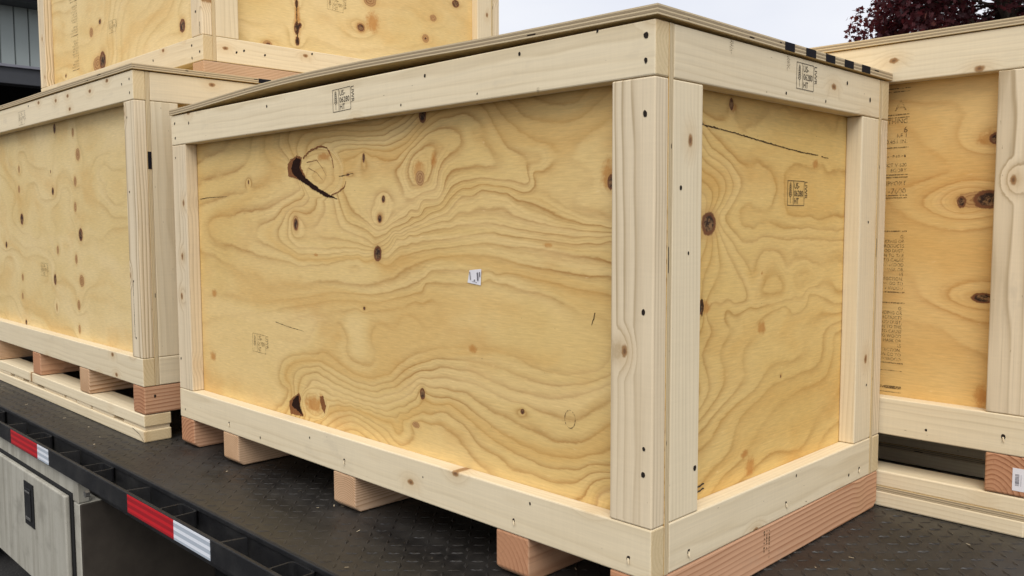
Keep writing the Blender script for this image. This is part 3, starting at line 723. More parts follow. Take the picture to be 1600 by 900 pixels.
bo = bmesh.new(); bmesh.ops.create_cone(bo, cap_ends=True, segments=6, radius1=0.010, radius2=0.010, depth=0.012)
link('bolt', from_bm(bo, 'bolt'), M['chrome'], tr, Matrix.Translation((-1.77, RY + 0.016, DZ - 0.085)) @ Matrix.Rotation(R(90), 4, 'X'))

# ------------------------------------------------------------------ crates
CL, PL, RW = 0.038, 0.0125, 0.089          # cleat thickness, ply thickness, rail width
E_ = CL + PL
def skid(parent, xa, xb, y0, y1, z0, z1, mat, chamfer=0.0, label=None):
    l, h = y1 - y0, z1 - z0; c = chamfer
    pr = [(-l / 2, h / 2), (-l / 2, -h / 2 + c), (-l / 2 + c * 1.25, -h / 2), (l / 2 - c * 1.25, -h / 2), (l / 2, -h / 2 + c), (l / 2, h / 2)] if c else [(-l / 2, h / 2), (-l / 2, -h / 2), (l / 2, -h / 2), (l / 2, h / 2)]
    m = Matrix(((0, 1, 0), (1, 0, 0), (0, 0, 1))).to_4x4(); m = Matrix(((0, -1, 0, 0), (1, 0, 0, 0), (0, 0, 1, 0), (0, 0, 0, 1)))
    m.translation = ((xa + xb) / 2, (y0 + y1) / 2, (z0 + z1) / 2)
    return link('skid', prism('skid', pr, xb - xa, 0.004, 2), mat, parent, m, label)
def crate(label, X1, Y0, Z0, L, W, H, zfloor, front, side, skids, studw=RW, lidz=0.0015, lift=None, lid_over=0.006, chamfer=0.0, step=0.006, group='plywood shipping crates on the truck', lumber2='spruce'):
    X0, Y1, Z1 = X1 - L, Y0 + W, Z0 + H; P = {}
    r = empty('shipping_crate', ((X0 + X1) / 2, (Y0 + Y1) / 2, zfloor), label, 'crate', group); g = 0.0007
    sp, sg = M['spruce'], M['spruce_grain']
    for nm, ya, yb in (('front', Y0, Y0 + CL), ('back', Y1 - CL, Y1)):
        P[nm + '_top'] = board('top_rail', r, (X0, ya, Z1 - RW), (X1, yb, Z1), 'x', sp)
        P[nm + '_bottom'] = board('bottom_rail', r, (X0, ya, Z0), (X1, yb, Z0 + RW), 'x', sp)
        P[nm + '_l'] = board('stud', r, (X0, ya + .0006, Z0 + RW + g), (X0 + RW, yb, Z1 - RW - g), 'z', sg)
        P[nm + '_r'] = board('stud', r, (X1 - studw, ya + .0006, Z0 + RW + g), (X1 - .0006, yb, Z1 - RW - g), 'z', sg)
    P['front_ply'] = panel('plywood_panel', r, 'F', Y0 + CL + .0002, X0, X1 - .0004, Z0 + .001, Z1 - .001, PL - .0004, front[0], M[front[1]], front[2], step)
    panel('plywood_panel', r, 'F', Y1 - CL - PL, X0, X1 - .0004, Z0 + .001, Z1 - .001, PL - .0004, noise_field(9, 1, 2, 3), M['ply_soft'], (), 0.08)
    for nm, xa, xb in (('right', X1 - CL, X1), ('left', X0, X0 + CL)):
        ya, yb = Y0 + E_ + .0008, Y1 - E_ - .0008
        P[nm + '_top'] = board('top_rail', r, (xa, ya, Z1 - RW), (xb, yb, Z1 - .0005), 'y', sp)
        P[nm + '_bottom'] = board('bottom_rail', r, (xa, ya, Z0 + .0005), (xb, yb, Z0 + RW), 'y', sp)
        P[nm + '_n'] = board('stud', r, (xa, ya, Z0 + RW + g), (xb - .0006, ya + RW, Z1 - RW - g), 'z', sp)
        P[nm + '_f'] = board('stud', r, (xa, yb - RW, Z0 + RW + g), (xb - .0006, yb, Z1 - RW - g), 'z', sp)
    P['side_ply'] = panel('plywood_panel', r, 'S', X1 - CL - .0002, Y0 + E_ + .0005, Y1 - E_ - .0005, Z0 + .002, Z1 - .002, PL - .0004, side[0], M[side[1]], side[2], step)
    panel('plywood_panel', r, 'S', X0 + CL + PL, Y0 + E_ + .0005, Y1 - E_ - .0005, Z0 + .002, Z1 - .002, PL - .0004, noise_field(5, 1, 2, 3), M['ply_soft'], (), 0.08)
    sheet('floor_panel', r, X0 + E_ + .001, X1 - E_ - .001, Y0 + E_ + .001, Y1 - E_ - .001, Z0 + .003, PL, lambda x, y: x * 0)
    P['lid'] = sheet('lid', r, X0 - .002, X1 + lid_over, Y0 - .004, Y1 + .002, Z1 + lidz, 0.0165, lift or (lambda x, y: 0.0012 * np.sin(x * 3.1) ** 2), seed=int(L * 37))
    P['skids'] = []
    for xa, xb, m in skids:
        P['skids'].append(skid(r, xa, xb, Y0 + .001, Y1 - .001, Z0 - 0.089, Z0 - .0007, M[m], chamfer))
    P['root'] = r
    return P
def base_frame(P, X0, X1, Y0, W, z0):
    """two courses of flat boards with plywood packing between them, under the skids"""
    r = P['root']; c = []
    for y in (Y0, Y0 + W / 2 - RW / 2, Y0 + W - RW):
        b1 = board('base_board', r, (X0, y, z0 + .0005), (X1, y + RW, z0 + CL), 'x', M['spruce'], 0.004)
        b2 = board('base_board', r, (X0, y + .002, z0 + CL + .0125), (X1, y + RW, z0 + 0.0878), 'x', M['spruce'], 0.003)
        c.append((b1, b2))
    return c

# --- the big crate in the middle
FRONT_GRAIN=[(2,[-1707,648,-1515,672,-1343,691,-1207,711]),(3,[-1120,693,-1179,667,-1313,643,-1482,628,-1593,611,-1632,590,-1583,564,-1464,540,-1352,517,-1246,504,-1128,493,-1035,506,-880,523,-816,528]),(4,[-1101,685,-1140,656,-1220,636,-1257,610,-1305,594,-1333,572,-1307,548,-1225,528,-1146,509,-999,516,-832,531]),(5,[-1078,677,-1103,650,-1170,636,-1198,615,-1194,594,-1231,573,-1214,552,-1146,525,-1052,525,-913,532,-828,536]),(6,[-1054,672,-1057,639,-1104,605,-1173,584,-1178,568,-1159,550,-1098,540,-963,544,-820,542]),(7,[-1020,661,-1029,619,-1045,594,-1014,576,-920,565,-812,548]),(8,[-978,657,-969,624,-944,596,-879,576,-800,563,-725,582,-639,610]),(9,[-953,652,-919,610,-838,586,-784,581,-725,600,-639,638]),(2,[-1288,823,-1283,788,-1245,757,-1200,745]),(3,[-1222,824,-1221,800,-1189,773]),(4,[-1177,826,-1177,800,-1159,776]),(5,[-1096,825,-1134,808,-1143,778]),(5,[-1096,825,-988,824,-872,813,-794,810,-720,824]),(6,[-1097,788,-1087,799,-1041,809,-954,809,-872,800,-787,798,-713,815,-663,830]),(7,[-1060,785,-1006,799,-929,798,-849,789,-772,786,-706,801,-646,822]),(8,[-981,778,-913,786,-833,778,-757,776,-699,790,-640,813]),(9,[-956,766,-873,772,-795,765,-735,764,-685,778,-636,805]),(10.4,[-874,730,-796,727,-797,686,-875,688,-723,679]),(2,[-1703,515,-1588,488,-1445,464,-1301,456,-1188,453,-1091,463,-1000,472,-898,471]),(10,[-727,742,-651,786,-579,814,-505,818,-454,798,-423,770]),(9,[-423,770,-375,748,-329,729,-295,714]),(11,[-727,720,-681,758,-614,789,-559,795,-523,788,-519,772,-542,756,-580,730]),(10,[-473,788,-467,767,-430,735,-442,721,-493,716,-553,714,-574,703,-572,676,-588,654,-653,632,-730,608]),(8,[-405,823,-352,783,-301,759,-242,733,-195,733,-156,750,-122,769]),(7,[-375,834,-329,802,-274,786,-211,781,-161,794,-123,820]),(6,[-306,835,-252,816,-195,813,-161,832]),(7.9,[-122,747,-158,727,-172,698,-143,682]),(7.9,[-119,670,-145,656,-140,637,-121,631]),(9.3,[-352,714,-318,684,-387,695]),(7.75,[-307,692,-263,690,-274,671,-231,674,-307,664,-200,680]),(7,[-547,631,-513,661,-449,673,-376,663,-329,646,-263,629,-220,611,-170,599,-121,593]),(8,[-554,648,-520,670,-449,680,-376,672]),(6,[-554,607,-494,625,-430,633,-364,623,-301,607,-241,595,-190,590,-121,587]),(5,[-731,571,-640,585,-527,602,-449,601,-352,593,-274,583,-195,578,-121,581]),(4,[-731,548,-618,567,-495,577,-412,582,-329,575,-220,566,-121,575]),(3,[-732,531,-583,552,-450,559,-329,558,-231,548,-159,545,-121,538]),(2,[-732,494,-656,520,-583,534,-495,540,-400,534,-330,526,-247,518,-169,515,-120,515]),(1,[-687,469,-634,481,-584,497,-502,504,-413,501]),(2,[-1270,452,-1130,447,-1036,462,-966,466,-882,462,-802,468,-742,487]),(1,[-1593,402,-1472,391,-1337,389,-1190,403,-1056,421,-967,432,-842,434,-765,445,-691,464]),(0,[-1704,304,-1573,335,-1360,359,-1191,382,-1057,403,-925,417,-804,417,-642,449]),(-1,[-1708,236,-1601,276,-1419,307,-1254,334,-1114,366,-1003,387,-884,400,-804,401,-692,420]),(-1,[-672,428,-538,443,-451,444,-353,440,-277,418]),(0,[-632,474,-511,477,-425,493,-345,480,-248,468,-123,440]),(-0.6,[-1483,212,-1486,147,-1346,199,-970,328,-806,343,-693,366,-1364,281,-1607,180,-1060,319,-1549,103]),(-0.55,[-539,391,-434,394,-338,391,-220,359,-152,351,-248,340,-152,397,-192,399]),(0,[-1211,161,-1251,177,-1244,216,-1197,246,-1118,262,-1025,267,-955,245,-888,234,-824,236,-762,254,-709,288,-644,313]),(1,[-1196,149,-1220,181,-1198,216,-1138,239,-1062,249,-991,235,-922,220,-840,217,-762,236,-702,271,-645,292]),(2,[-1183,154,-1180,189,-1139,218,-1063,236,-974,213,-889,204,-809,207,-733,231,-645,273]),(3,[-1161,157,-1140,192,-1082,215,-1009,203,-931,194,-825,190,-748,210,-645,255]),(4,[-1122,168,-1083,196,-1028,193,-975,182,-890,179,-794,178,-733,196,-646,237]),(5,[-1038,174,-1002,166,-907,165,-779,164,-712,183,-646,217]),(6,[-976,160,-850,159,-764,154,-646,197]),(7,[-924,155,-811,142,-712,148,-647,181]),(0,[-675,303,-605,326,-504,339,-418,344,-346,329,-277,315,-220,314,-152,335]),(1,[-675,282,-596,306,-504,314,-427,308,-330,297,-248,291,-178,305,-122,330]),(2,[-655,270,-559,289,-469,288,-370,269,-277,264,-206,270,-122,313]),(3,[-636,255,-559,268,-469,266,-386,250,-307,232,-220,223,-158,246,-122,268]),(4,[-676,217,-588,240,-496,240,-419,216,-331,196,-248,183,-178,191,-122,229]),(5,[-697,192,-626,218,-523,224,-453,198,-386,175,-292,158,-205,162,-121,187]),(6,[-740,145,-657,190,-560,212,-488,187,-419,162,-354,146,-263,136,-185,145,-121,164]),(7,[-741,119,-677,162,-588,190,-514,176,-462,143,-399,126,-377,101]),(8,[-678,117,-638,143,-598,156,-604,130,-628,106]),(7.2,[-308,104,-248,100]),(8,[-177,94,-157,125,-121,143]),(9,[-147,90,-121,118])]
SIDE_GRAIN=[(3,[202,762,228,736,290,716,330,693,321,659,279,629,240,615]),(4,[203,735,246,714,296,687,297,658,261,632,231,617]),(5,[203,712,242,695,269,672,261,648,240,627,224,620]),(6,[204,689,234,676,243,655,231,634,218,622]),(7,[204,666,220,652,214,629]),(2,[245,760,281,734,365,714,440,702,462,665,417,641,339,630,271,615]),(1,[201,798,334,781,453,774,654,785,766,803]),(1,[768,778,607,767,474,754,436,740,486,730,609,735,770,729]),(1.5,[608,752,705,751]),(0.5,[772,697,658,694,541,706,522,653,662,622]),(1,[546,610,663,605,777,616]),(2,[262,603,341,585,460,582,616,586,779,581]),(3,[253,598,322,571,420,565,548,562,781,558]),(4,[249,591,304,562,352,526,378,495,384,459]),(5,[241,582,277,553,310,513,298,474]),(6,[228,577,251,544,251,515,226,483]),(7,[215,578,224,545,208,517]),(4,[542,455,517,504,584,519,668,504,698,468,671,447]),(5,[575,458,563,486,609,495,640,471]),(5,[226,445,361,446,537,445]),(4,[231,441,362,433,469,426,561,440]),(3,[226,436,292,426,353,400,344,365,266,342,221,307]),(4,[217,433,274,408,305,379,257,343,216,317]),(5,[213,431,246,405,265,378,233,351,211,333]),(6,[208,429,223,403,232,376,210,353]),(2,[362,416,426,395,470,408,515,415]),(3,[496,332,566,336,645,367,649,411,622,443]),(4,[517,370,551,407,610,432]),(3,[776,314,718,351,689,402,661,434]),(2,[247,352,365,355,507,344]),(1,[778,282,618,283,474,295,366,309,248,303]),(0.5,[367,271,499,252,594,263]),(1,[619,254,685,226,714,191,675,166,562,149,403,161,252,152]),(2,[785,161,730,145,575,129,436,127,235,114]),(3,[788,109,601,106,460,99]),(1,[416,247,422,219,478,198,573,189]),(2,[221,296,278,257,279,210,233,177]),(3,[212,293,250,256,251,215,219,179])]
LM, WD, HM = 1.798, 0.9268, 0.9271
cf = contour_field(FRONT_GRAIN, 1e-4); cs_ = contour_field(SIDE_GRAIN, 4e-4)
front_fn = lambda u, v: cf(np.clip(u, -1.76, -0.04), np.clip(v, 0.05, 0.88)) + 0.5 * fbm(u * 7, v * 14, 21)
def side_fn(u, v):
    a = cs_(np.clip(u, 0.12, 0.83), np.clip(v, 0.05, 0.88)) + 0.9 * fbm(u * 9, v * 9, 33)
    fan = 5.5 * np.exp(-(u - 0.13) / 0.09) * np.exp(-((v - 0.30) / 0.075) ** 2)
    lo = 15 * v - 6.5 * u + 2.3 * fbm(u * 2.6 + 5, v * 4.5, 71) * 2 + fan
    t = np.clip((v - 0.33) / 0.14, 0, 1); t = t * t * (3 - 2 * t)
    return a * t + lo * (1 - t)
kf = [('fade', -.95, .36, .40, .07), ('fade', -1.45, .25, .3, .14), ('fade', -.35, .38, .25, .07), ('swirl', -1.035, .722, .085, .052), ('s', -1.02, .765, .035, .012), ('d', -.918, .717, .006, .003),
      ('s', -1.09, .135, .05, .026), ('swirl', -1.085, .137, .055, .035), ('s', -1.055, .15, .012, .022),
      ('d', -1.157, .599, .0085, .013), ('l', -1.157, .601, .016, .022), ('d', -.804, .531, .0125, .016), ('l', -.646, .699, .0165, .0185), ('s', -.65, .712, .022, .03),
      ('d', -.779, .656, .0055, .0075), ('d', -.794, .611, .006, .008), ('l', -.794, .612, .011, .012), ('d', -.635, .832, .010, .014), ('d', -.646, .225, .0075, .0115),
      ('s', -1.624, .393, .020, .013), ('s', -1.644, .20, .024, .016), ('s', -.481, .342, .014, .011), ('d', -.337, .233, .005, .005), ('d', -.12, .672, .006, .012), ('s', -.125, .685, .02, .03),
      ('s', -1.066, .522, .012, .005), ('d', -.853, .753, .004, .010), ('l', -.67, .151, .014, .008), ('s', -.60, .735, .012, .020), ('d', -1.40, .715, .003, .006), ('d', -.86, .40, .004, .004), ('s', -.27, .56, .012, .006)]
ks = [('d', .222, .599, .0195, .018), ('l', .222, .599, .027, .024), ('s', .639, .726, .014, .012), ('d', .200, .447, .008, .012), ('s', .212, .447, .024, .015), ('s', .421, .389, .020, .014),
      ('s', .386, .112, .022, .024), ('s', .363, .142, .015, .010), ('d', .294, .822, .006, .010), ('s', .30, .815, .015, .010), ('s', .42, .50, .006, .004), ('d', .505, .28, .003, .003)]
_lx = [-1.80, -1.62, -1.4, -1.2, -.96, -.7, -.5, -.24, 0.01]; _lh = [0, .0045, .0125, .0185, .0205, .0155, .0115, .0065, .0035]
_pc = np.polyfit(_lx, _lh, 5)
main_lift = lambda x, y: np.maximum(np.polyval(_pc, np.clip(x, -1.8, .02)), 0) * (1 - 0.75 * np.clip(y / WD, 0, 1)) + 0.0002
MC = crate('large central wooden crate with bowed lid and a small white sticker on its front panel', 0.0, 0.0, 0.0, LM, WD, HM, DZ,
           (front_fn, 'ply', kf), (side_fn, 'ply_side', ks),
           [(-1.798, -1.711, 'fir'), (-1.519, -1.431, 'fir_pale'), (-.949, -.859, 'fir_pale'), (-.375, -.287, 'fir'), (-.089, -.001, 'fir')], lift=main_lift, chamfer=0.014, step=0.005)
fp, sp_ = MC['front_ply'], MC['side_ply']
blot(fp, 'F', CL, [(-1.19,0.754),(-1.172,0.767),(-1.143,0.775),(-1.119,0.768),(-1.127,0.747),(-1.104,0.719),(-1.127,0.71),(-1.162,0.719),(-1.188,0.723)], 'knot_brown', 40, lift=.0006)
blot(fp, 'F', CL, [(-1.163,0.759),(-1.145,0.77),(-1.125,0.763),(-1.131,0.741),(-1.111,0.72),(-1.078,0.703),(-1.026,0.681),(-0.963,0.66),(-1.013,0.666),(-1.082,0.691),(-1.127,0.709),(-1.163,0.727),(-1.171,0.743)], 'knot_void', 41, lift=.0009)
blot(fp, 'F', CL, [(-1.209,0.127),(-1.185,0.143),(-1.159,0.156),(-1.15,0.142),(-1.157,0.119),(-1.136,0.096),(-1.168,0.095),(-1.202,0.093),(-1.209,0.11)], 'knot_brown', 42, lift=.0006)
blot(fp, 'F', CL, [(-1.189,0.132),(-1.161,0.152),(-1.157,0.125),(-1.142,0.097),(-1.171,0.109),(-1.196,0.115)], 'knot_void', 43, lift=.0009)
blot(fp, 'F', CL, [(-1.06,0.161),(-1.045,0.165),(-1.031,0.139),(-1.039,0.119),(-1.052,0.131)], 'knot_brown', 44, lift=.0006)
crack(fp, 'F', CL, [(-1.115,0.766),(-1.088,0.78),(-1.042,0.791),(-1.005,0.786),(-0.983,0.759),(-0.978,0.735)], .006, .003, 'knot_brown', 50, 'knot_ring')
crack(fp, 'F', CL, [(-0.926,0.702),(-0.933,0.688),(-0.959,0.677),(-0.989,0.671)], .0025, .004, 'knot_brown', 51, 'knot_ring')
crack(fp, 'F', CL, [(-1.098,0.755),(-1.052,0.758),(-1.026,0.737),(-1.009,0.717)], .0018, .0012, 'knot_brown', 52, 'knot_ring')
crack(fp, 'F', CL, [(-1.09,0.74),(-1.054,0.728),(-1.027,0.708)], .0014, .001, 'knot_brown', 53, 'knot_ring')
crack(fp, 'F', CL, [(-.955, .714), (-.92, .717), (-.895, .719)], .0022, .0016, seed=8)
crack(fp, 'F', CL, [(-1.70, .674), (-1.63, .678), (-1.526, .678)], .0026, .0010, seed=9)
crack(fp, 'F', CL, [(-.154, .441), (-.157, .43), (-.162, .418)], .0020, .0016, seed=10, name='pen_mark')
crack(fp, 'F', CL, [(-1.27, .335), (-1.20, .327), (-1.13, .322)], .0016, .0010, seed=11)
rg = Flat()
for k in range(18):
    a0, a1 = k / 18 * 6.283, (k + 1) / 18 * 6.283
    if k in (3, 11): continue
    rg.bar(math.cos(a0) * .013, math.sin(a0) * .017, math.cos(a1) * .013, math.sin(a1) * .017, .0009 + .0005 * (k % 3))
link('knot_ring', rg.mesh('knot_ring'), M['ink_faint'], fp, on_face('F', -.213, .238, CL, .0006))
crack(sp_, 'S', -CL, [(.14, .783), (.20, .777), (.311, .769), (.433, .758), (.568, .748), (.65, .745)], 0.0032, .0022, seed=12)
crack(sp_, 'S', -CL, [(.665, .743), (.70, .741)], .0022, .0014, seed=13)
crack(sp_, 'S', -CL, [(.20, .462), (.206, .447), (.202, .43)], .006, .003, seed=14, name='dark_check')
for v_ in (.113, .104): crack(sp_, 'S', -CL, [(.195, v_), (.218, v_ + .001)], .003, .003, 'ink', 15, 'printed_bar')
tk = Flat(); rr = random.Random(3)
y_ = 0.0
while y_ < .17:
    h_ = rr.uniform(.002, .006); tk.bar(0, y_, rr.uniform(.001, .003), y_ + .0004, h_); tk.bar(-.004, y_ + .002, -.0025, y_ + .003, h_ * .8); y_ += h_ + rr.uniform(.003, .010)
link('printed_edge_text', tk.mesh('printed_edge_text'), M['ink_faint'], sp_, on_face('S', .1505, .165, -CL, .0006))
link('printed_edge_text', tk.mesh('printed_edge_text'), M['ink_faint'], sp_, on_face('S', .1505, .47, -CL, .0006))
stamp(MC['front_top'], 'F', -.917, .860, 0.0, .03); stamp(MC['right_top'], 'S', .471, .866, 0.0, 0)
stamp(fp, 'F', -1.399, .243, CL, -.03, faint=True); stamp(sp_, 'S', .517, .636, -CL, 0, faint=False)
grade_mark(MC['right_top'], 'S', .222, .926, 0, 1.0, 2); grade_mark(MC['right_top'], 'S', .432, .923, 0, 1.0, 3); grade_mark(MC['front_top'], 'F', -.26, .846, 0, .5, 4)
for u, v, r_ in ((-.019, .903, .0052), (-.019, .863, .0044)): hole(MC['front_top'], 'F', u, v, 0, r_)
for u, v, r_ in ((-.305, .912, .0036), (-.579, .905, .0036), (-1.222, .903, .0036), (-1.772, .903, .004), (-1.677, .897, .004), (-1.771, .859, .004), (-.12, .925, .003), (-.42, .852, .002), (-.66, .853, .0025)): hole(MC['front_top'], 'F', u, v, 0, r_)
for u, v, r_ in ((-.020, .779, .0052), (-.020, .455, .0048), (-.017, .225, .0035), (-.018, .181, .0048)): hole(MC['front_r'], 'F', u, v, .0006, r_)
hole(MC['front_l'], 'F', -1.782, .183, .0006, .004); hole(MC['front_l'], 'F', -1.775, .80, .0006, .003)
for u, v in ((-.324, .028), (-.047, .03), (-1.478, .029), (-.898, .034)): hole(MC['front_bottom'], 'F', u, v, 0, .0042, True)
for u, v, r_ in ((-1.762, .026, .003), (-.60, .055, .002), (-.28, .071, .003), (-1.30, .018, .0035), (-1.05, .062, .003)): hole(MC['front_bottom'], 'F', u, v, 0, r_)
for u, v in ((.111, .024), (.465, .027), (.816, .027)): hole(MC['right_bottom'], 'S', u, v, 0, .0040, True)
hole(MC['right_bottom'], 'S', .507, .076, 0, .003); hole(MC['right_bottom'], 'S', .761, .023, 0, .0035)
for u, v, r_ in ((.60, .852, .003), (.70, .900, .004), (.82, .876, .005), (.43, .852, .003)): hole(MC['right_top'], 'S', u, v, 0, r_)
for u, v, r_ in ((.128, .17, .005), (.10, .55, .003), (.075, .66, .004)): hole(MC['right_n'], 'S', u, v, -.0006, r_)
hole(MC['right_f'], 'S', .83, .60, -.0006, .003); hole(MC['right_f'], 'S', .845, .22, -.0006, .003)
# black sprayed bars on the lid's end edge
for a, b in ((.411, .449), (.497, .539), (.584, .626), (.672, .716), (.759, .802)):
    z = HM + .0015 + float(main_lift(np.array(0.0), np.array((a + b) / 2)))
    box('paint_stripe', MC['lid'], (.0062, a, z + .0004), (.0069, b, z + .0161), M['paint_black'])
# small crumpled sticker on the front panel
def sticker(parent, side, u, v, depth, w, h, rot, bars):
    nx, ny = 8, 8; vv, ff = [], []
    for j in range(ny):
        for i in range(nx):
            x, y = (i / (nx - 1) - .5) * w, (j / (ny - 1) - .5) * h
            vv.append((x * (1 - .12 * (j / (ny - 1))) + .002 * (j / (ny - 1)), y + x * .18 * (j / (ny - 1)), .0008 + .0012 * abs(math.sin(x * 260)) * (j / ny) ** 2))
    for j in range(ny - 1):
        for i in range(nx - 1): ff.append((j * nx + i, j * nx + i + 1, (j + 1) * nx + i + 1, (j + 1) * nx + i))
    f = on_face(side, u, v, depth, .0003, rot); s = link('sticker', mesh('sticker', vv, ff), M['paper'], parent, f)
    t = Flat()
    for b in bars: t.bar(*b)
    return s, t, f
s, t, f = sticker(fp, 'F', -.472, .492, CL, .040, .030, -.10, [(-.014, .008, -.010, -.008, .0022), (.009, .010, .012, -.006, .004), (.0155, .012, .0165, .002, .003), (.000, -.008, .004, -.006, .0022), (-.006, -.010, .010, -.0105, .0008)])
link('sticker_print', t.mesh('sticker_print'), M['print'], fp, f @ Matrix.Translation((0, 0, .0024)))
# grade stamp along the end skid
grade_mark(MC['skids'][4], 'S', .380, -.010, -.001, 2.2, 9)

# --- crate standing to the left, on packed base boards
XL = -1.890
kl = [(-2.735, .959, 'd', .011, .016), (-2.541, .93, 'l', .012, .018), (-2.499, .849, 'l', .024, .024), (-2.537, .754, 'l', .016, .020), (-2.784, .725, 'd', .010, .013), (-3.193, .826, 'l', .012, .018), (-3.205, .744, 'l', .015, .018),
      (-3.184, .62, 'd', .017, .020), (-2.546, .661, 'l', .014, .020), (-2.503, .56, 'd', .016, .020), (-2.756, .50, 'l', .013, .018), (-3.42, .509, 'd', .010, .012), (-2.558, .471, 'l', .014, .020), (-2.511, .392, 'l', .026, .024), (-2.551, .301, 'l', .016, .020),
      (-2.554, .211, 'l', .012, .018), (-3.209, .375, 'l', .014, .016), (-3.221, .296, 'l', .012, .016), (-2.801, .384, 'd', .012, .018), (-2.795, .276, 'l', .008, .018), (-3.189, .186, 'd', .010, .010), (-2.80, .80, 'd', .004, .006)]
kl = [(k, u, v, a, b) for u, v, k, a, b in kl] 
LC = crate('left wooden crate with knotty side, standing on base boards under the stacked crate', XL, -.075, .088, 2.42, 1.78, .982, DZ,
           (noise_field(41, 2.0, 3.2, 3.4, 0, 7), 'ply_soft', kl), (noise_field(12, 1.5, 3, 3, 0, 6), 'ply_soft', ()),
           [(-1.979, -1.891, 'fir'), (-2.463, -2.373, 'fir_pale'), (-2.995, -2.905, 'fir'), (-3.56, -3.47, 'fir_pale'), (-4.29, -4.20, 'fir')], studw=.080, lidz=.003, step=.007)
LB = base_frame(LC, XL - 2.42, XL - .003, -.078, 1.78, DZ)
rr = random.Random(11); x_ = XL - 2.42
while x_ < XL - .12:
    l_ = rr.uniform(.10, .30); l_ = min(l_, XL - .01 - x_)
    box('packing_strip', LC['root'], (x_, -.076 + rr.uniform(0, .008), DZ + CL + .0004), (x_ + l_, .008, DZ + CL + .0120), M['fibre'], .001); x_ += l_ + rr.uniform(.01, .10)
for y in (.80, 1.66): box('packing_strip', LC['root'], (XL - 2.3, y, DZ + CL + .0004), (XL - .1, y + .05, DZ + CL + .0120), M['fibre'], .001)
stamp(LC['front_ply'], 'F', -2.962, .393, -.037, 0, 1.0, True); stamp(LC['front_top'], 'F', -3.028, .990, -.075, .02, 1.0, True)
for u, v in ((-1.915, 1.045), (-1.915, 1.003), (-1.975, 1.035), (-2.9, 1.055)): hole(LC['front_top'], 'F', u, v, -.075, .004)
for u, v in ((-1.945, .93), (-1.945, .70), (-1.94, .42), (-1.935, .24)): hole(LC['front_r'], 'F', u, v, -.0744, .0035)
hole(LC['right_bottom'], 'S', .075, .115, XL, .005); hole(LC['right_n'], 'S', .11, .80, XL - .0006, .005); hole(LC['skids'][0], 'S', -.04, .055, -1.891, .005)
crack(LC['front_r'], 'F', -.0744, [(-1.943, .42), (-1.943, .33), (-1.942, .24)], .0022, .0030, seed=20)
box('paint_stripe', LC['lid'], (XL + .0062, .345, 1.0742), (XL + .0069, .392, 1.0888), M['paint_black'])
box('paint_stripe', LC['front_ply'], (XL - .0003, -.0366, .770), (XL + .0004, -.0252, .824), M['paint_black'])
crack(LB[0][0], 'F', -.078, [(-1.897, -.085), (-1.93, -.067), (-1.985, -.056)], .0018, .0030, seed=23)

# --- crate stacked on top of it
XU, YU, ZU = -2.175, .291, 1.1835
ku = [('l', -3.348, 1.463, .024, .024), ('d', -2.417, 1.346, .020, .022), ('d', -3.225, 1.322, .030, .034), ('l', -3.285, 1.315, .06, .036), ('d', -3.24, 1.493, .012, .010), ('d', -3.70, 1.31, .008, .008)]
kuy = [('l', 1.049, 1.53, .036, .030), ('d', 1.001, 1.409, .014, .013), ('l', 1.001, 1.409, .024, .022), ('l', 1.392, 1.51, .021, .017), ('l', 1.347, 1.414, .022, .020), ('d', 1.347, 1.414, .006, .006), ('d', 1.526, 1.595, .018, .015), ('l', .569, 1.283, .022, .014), ('d', .572, 1.281, .010, .006),
       ('d', .699, 1.455, .006, .014), ('d', .697, 1.36, .010, .022), ('d', .699, 1.31, .008, .016), ('d', .715, 1.375, .005, .010), ('s', .70, 1.40, .016, .09), ('s', 1.06, 1.44, .04, .05)]
UC = crate('upper wooden crate stacked on top of the left crate', XU, YU, ZU, 1.775, 1.475, .93, 1.0925,
           (lambda u, v: noise_field(77, 1.6, 2.2, 3.0, -7.0, 10)(u, v), 'ply_soft', ku), (noise_field(18, 1.8, 3.0, 2.2, 0, 6), 'ply_soft', kuy),
           [(XU - .089, XU - .001, 'fir_pale'), (XU - .66, XU - .57, 'fir'), (XU - 1.2, XU - 1.11, 'fir'), (XU - 1.775, XU - 1.69, 'fir')], step=.009)
crack(UC['side_ply'], 'S', XU - CL, [(.703, 1.58), (.699, 1.47), (.698, 1.40), (.700, 1.30)], .004, .005, seed=31, name='dark_check')
stamp(UC['front_ply'], 'F', -3.136, 1.425, YU + CL, 0, 1.0, True); stamp(UC['side_ply'], 'S', .838, 1.458, XU - CL, -.05, 1.05, True)
for u, v in ((-2.262, 1.245), (-2.262, 1.20), (-2.20, 1.215), (-3.55, 1.25), (-2.6, 1.235)): hole(UC['front_bottom'], 'F', u, v, YU, .005)
for u, v in ((.42, 1.225), (.45, 1.235), (.535, 1.23), (.74, 1.262)): hole(UC['right_bottom'], 'S', u, v, XU, .0045)
hole(UC['front_r'], 'F', -2.225, 1.36, YU + .0006, .005)
crack(UC['front_r'], 'F', YU + .0006, [(-2.195, 1.32), (-2.195, 1.276)], .003, .004, seed=33)

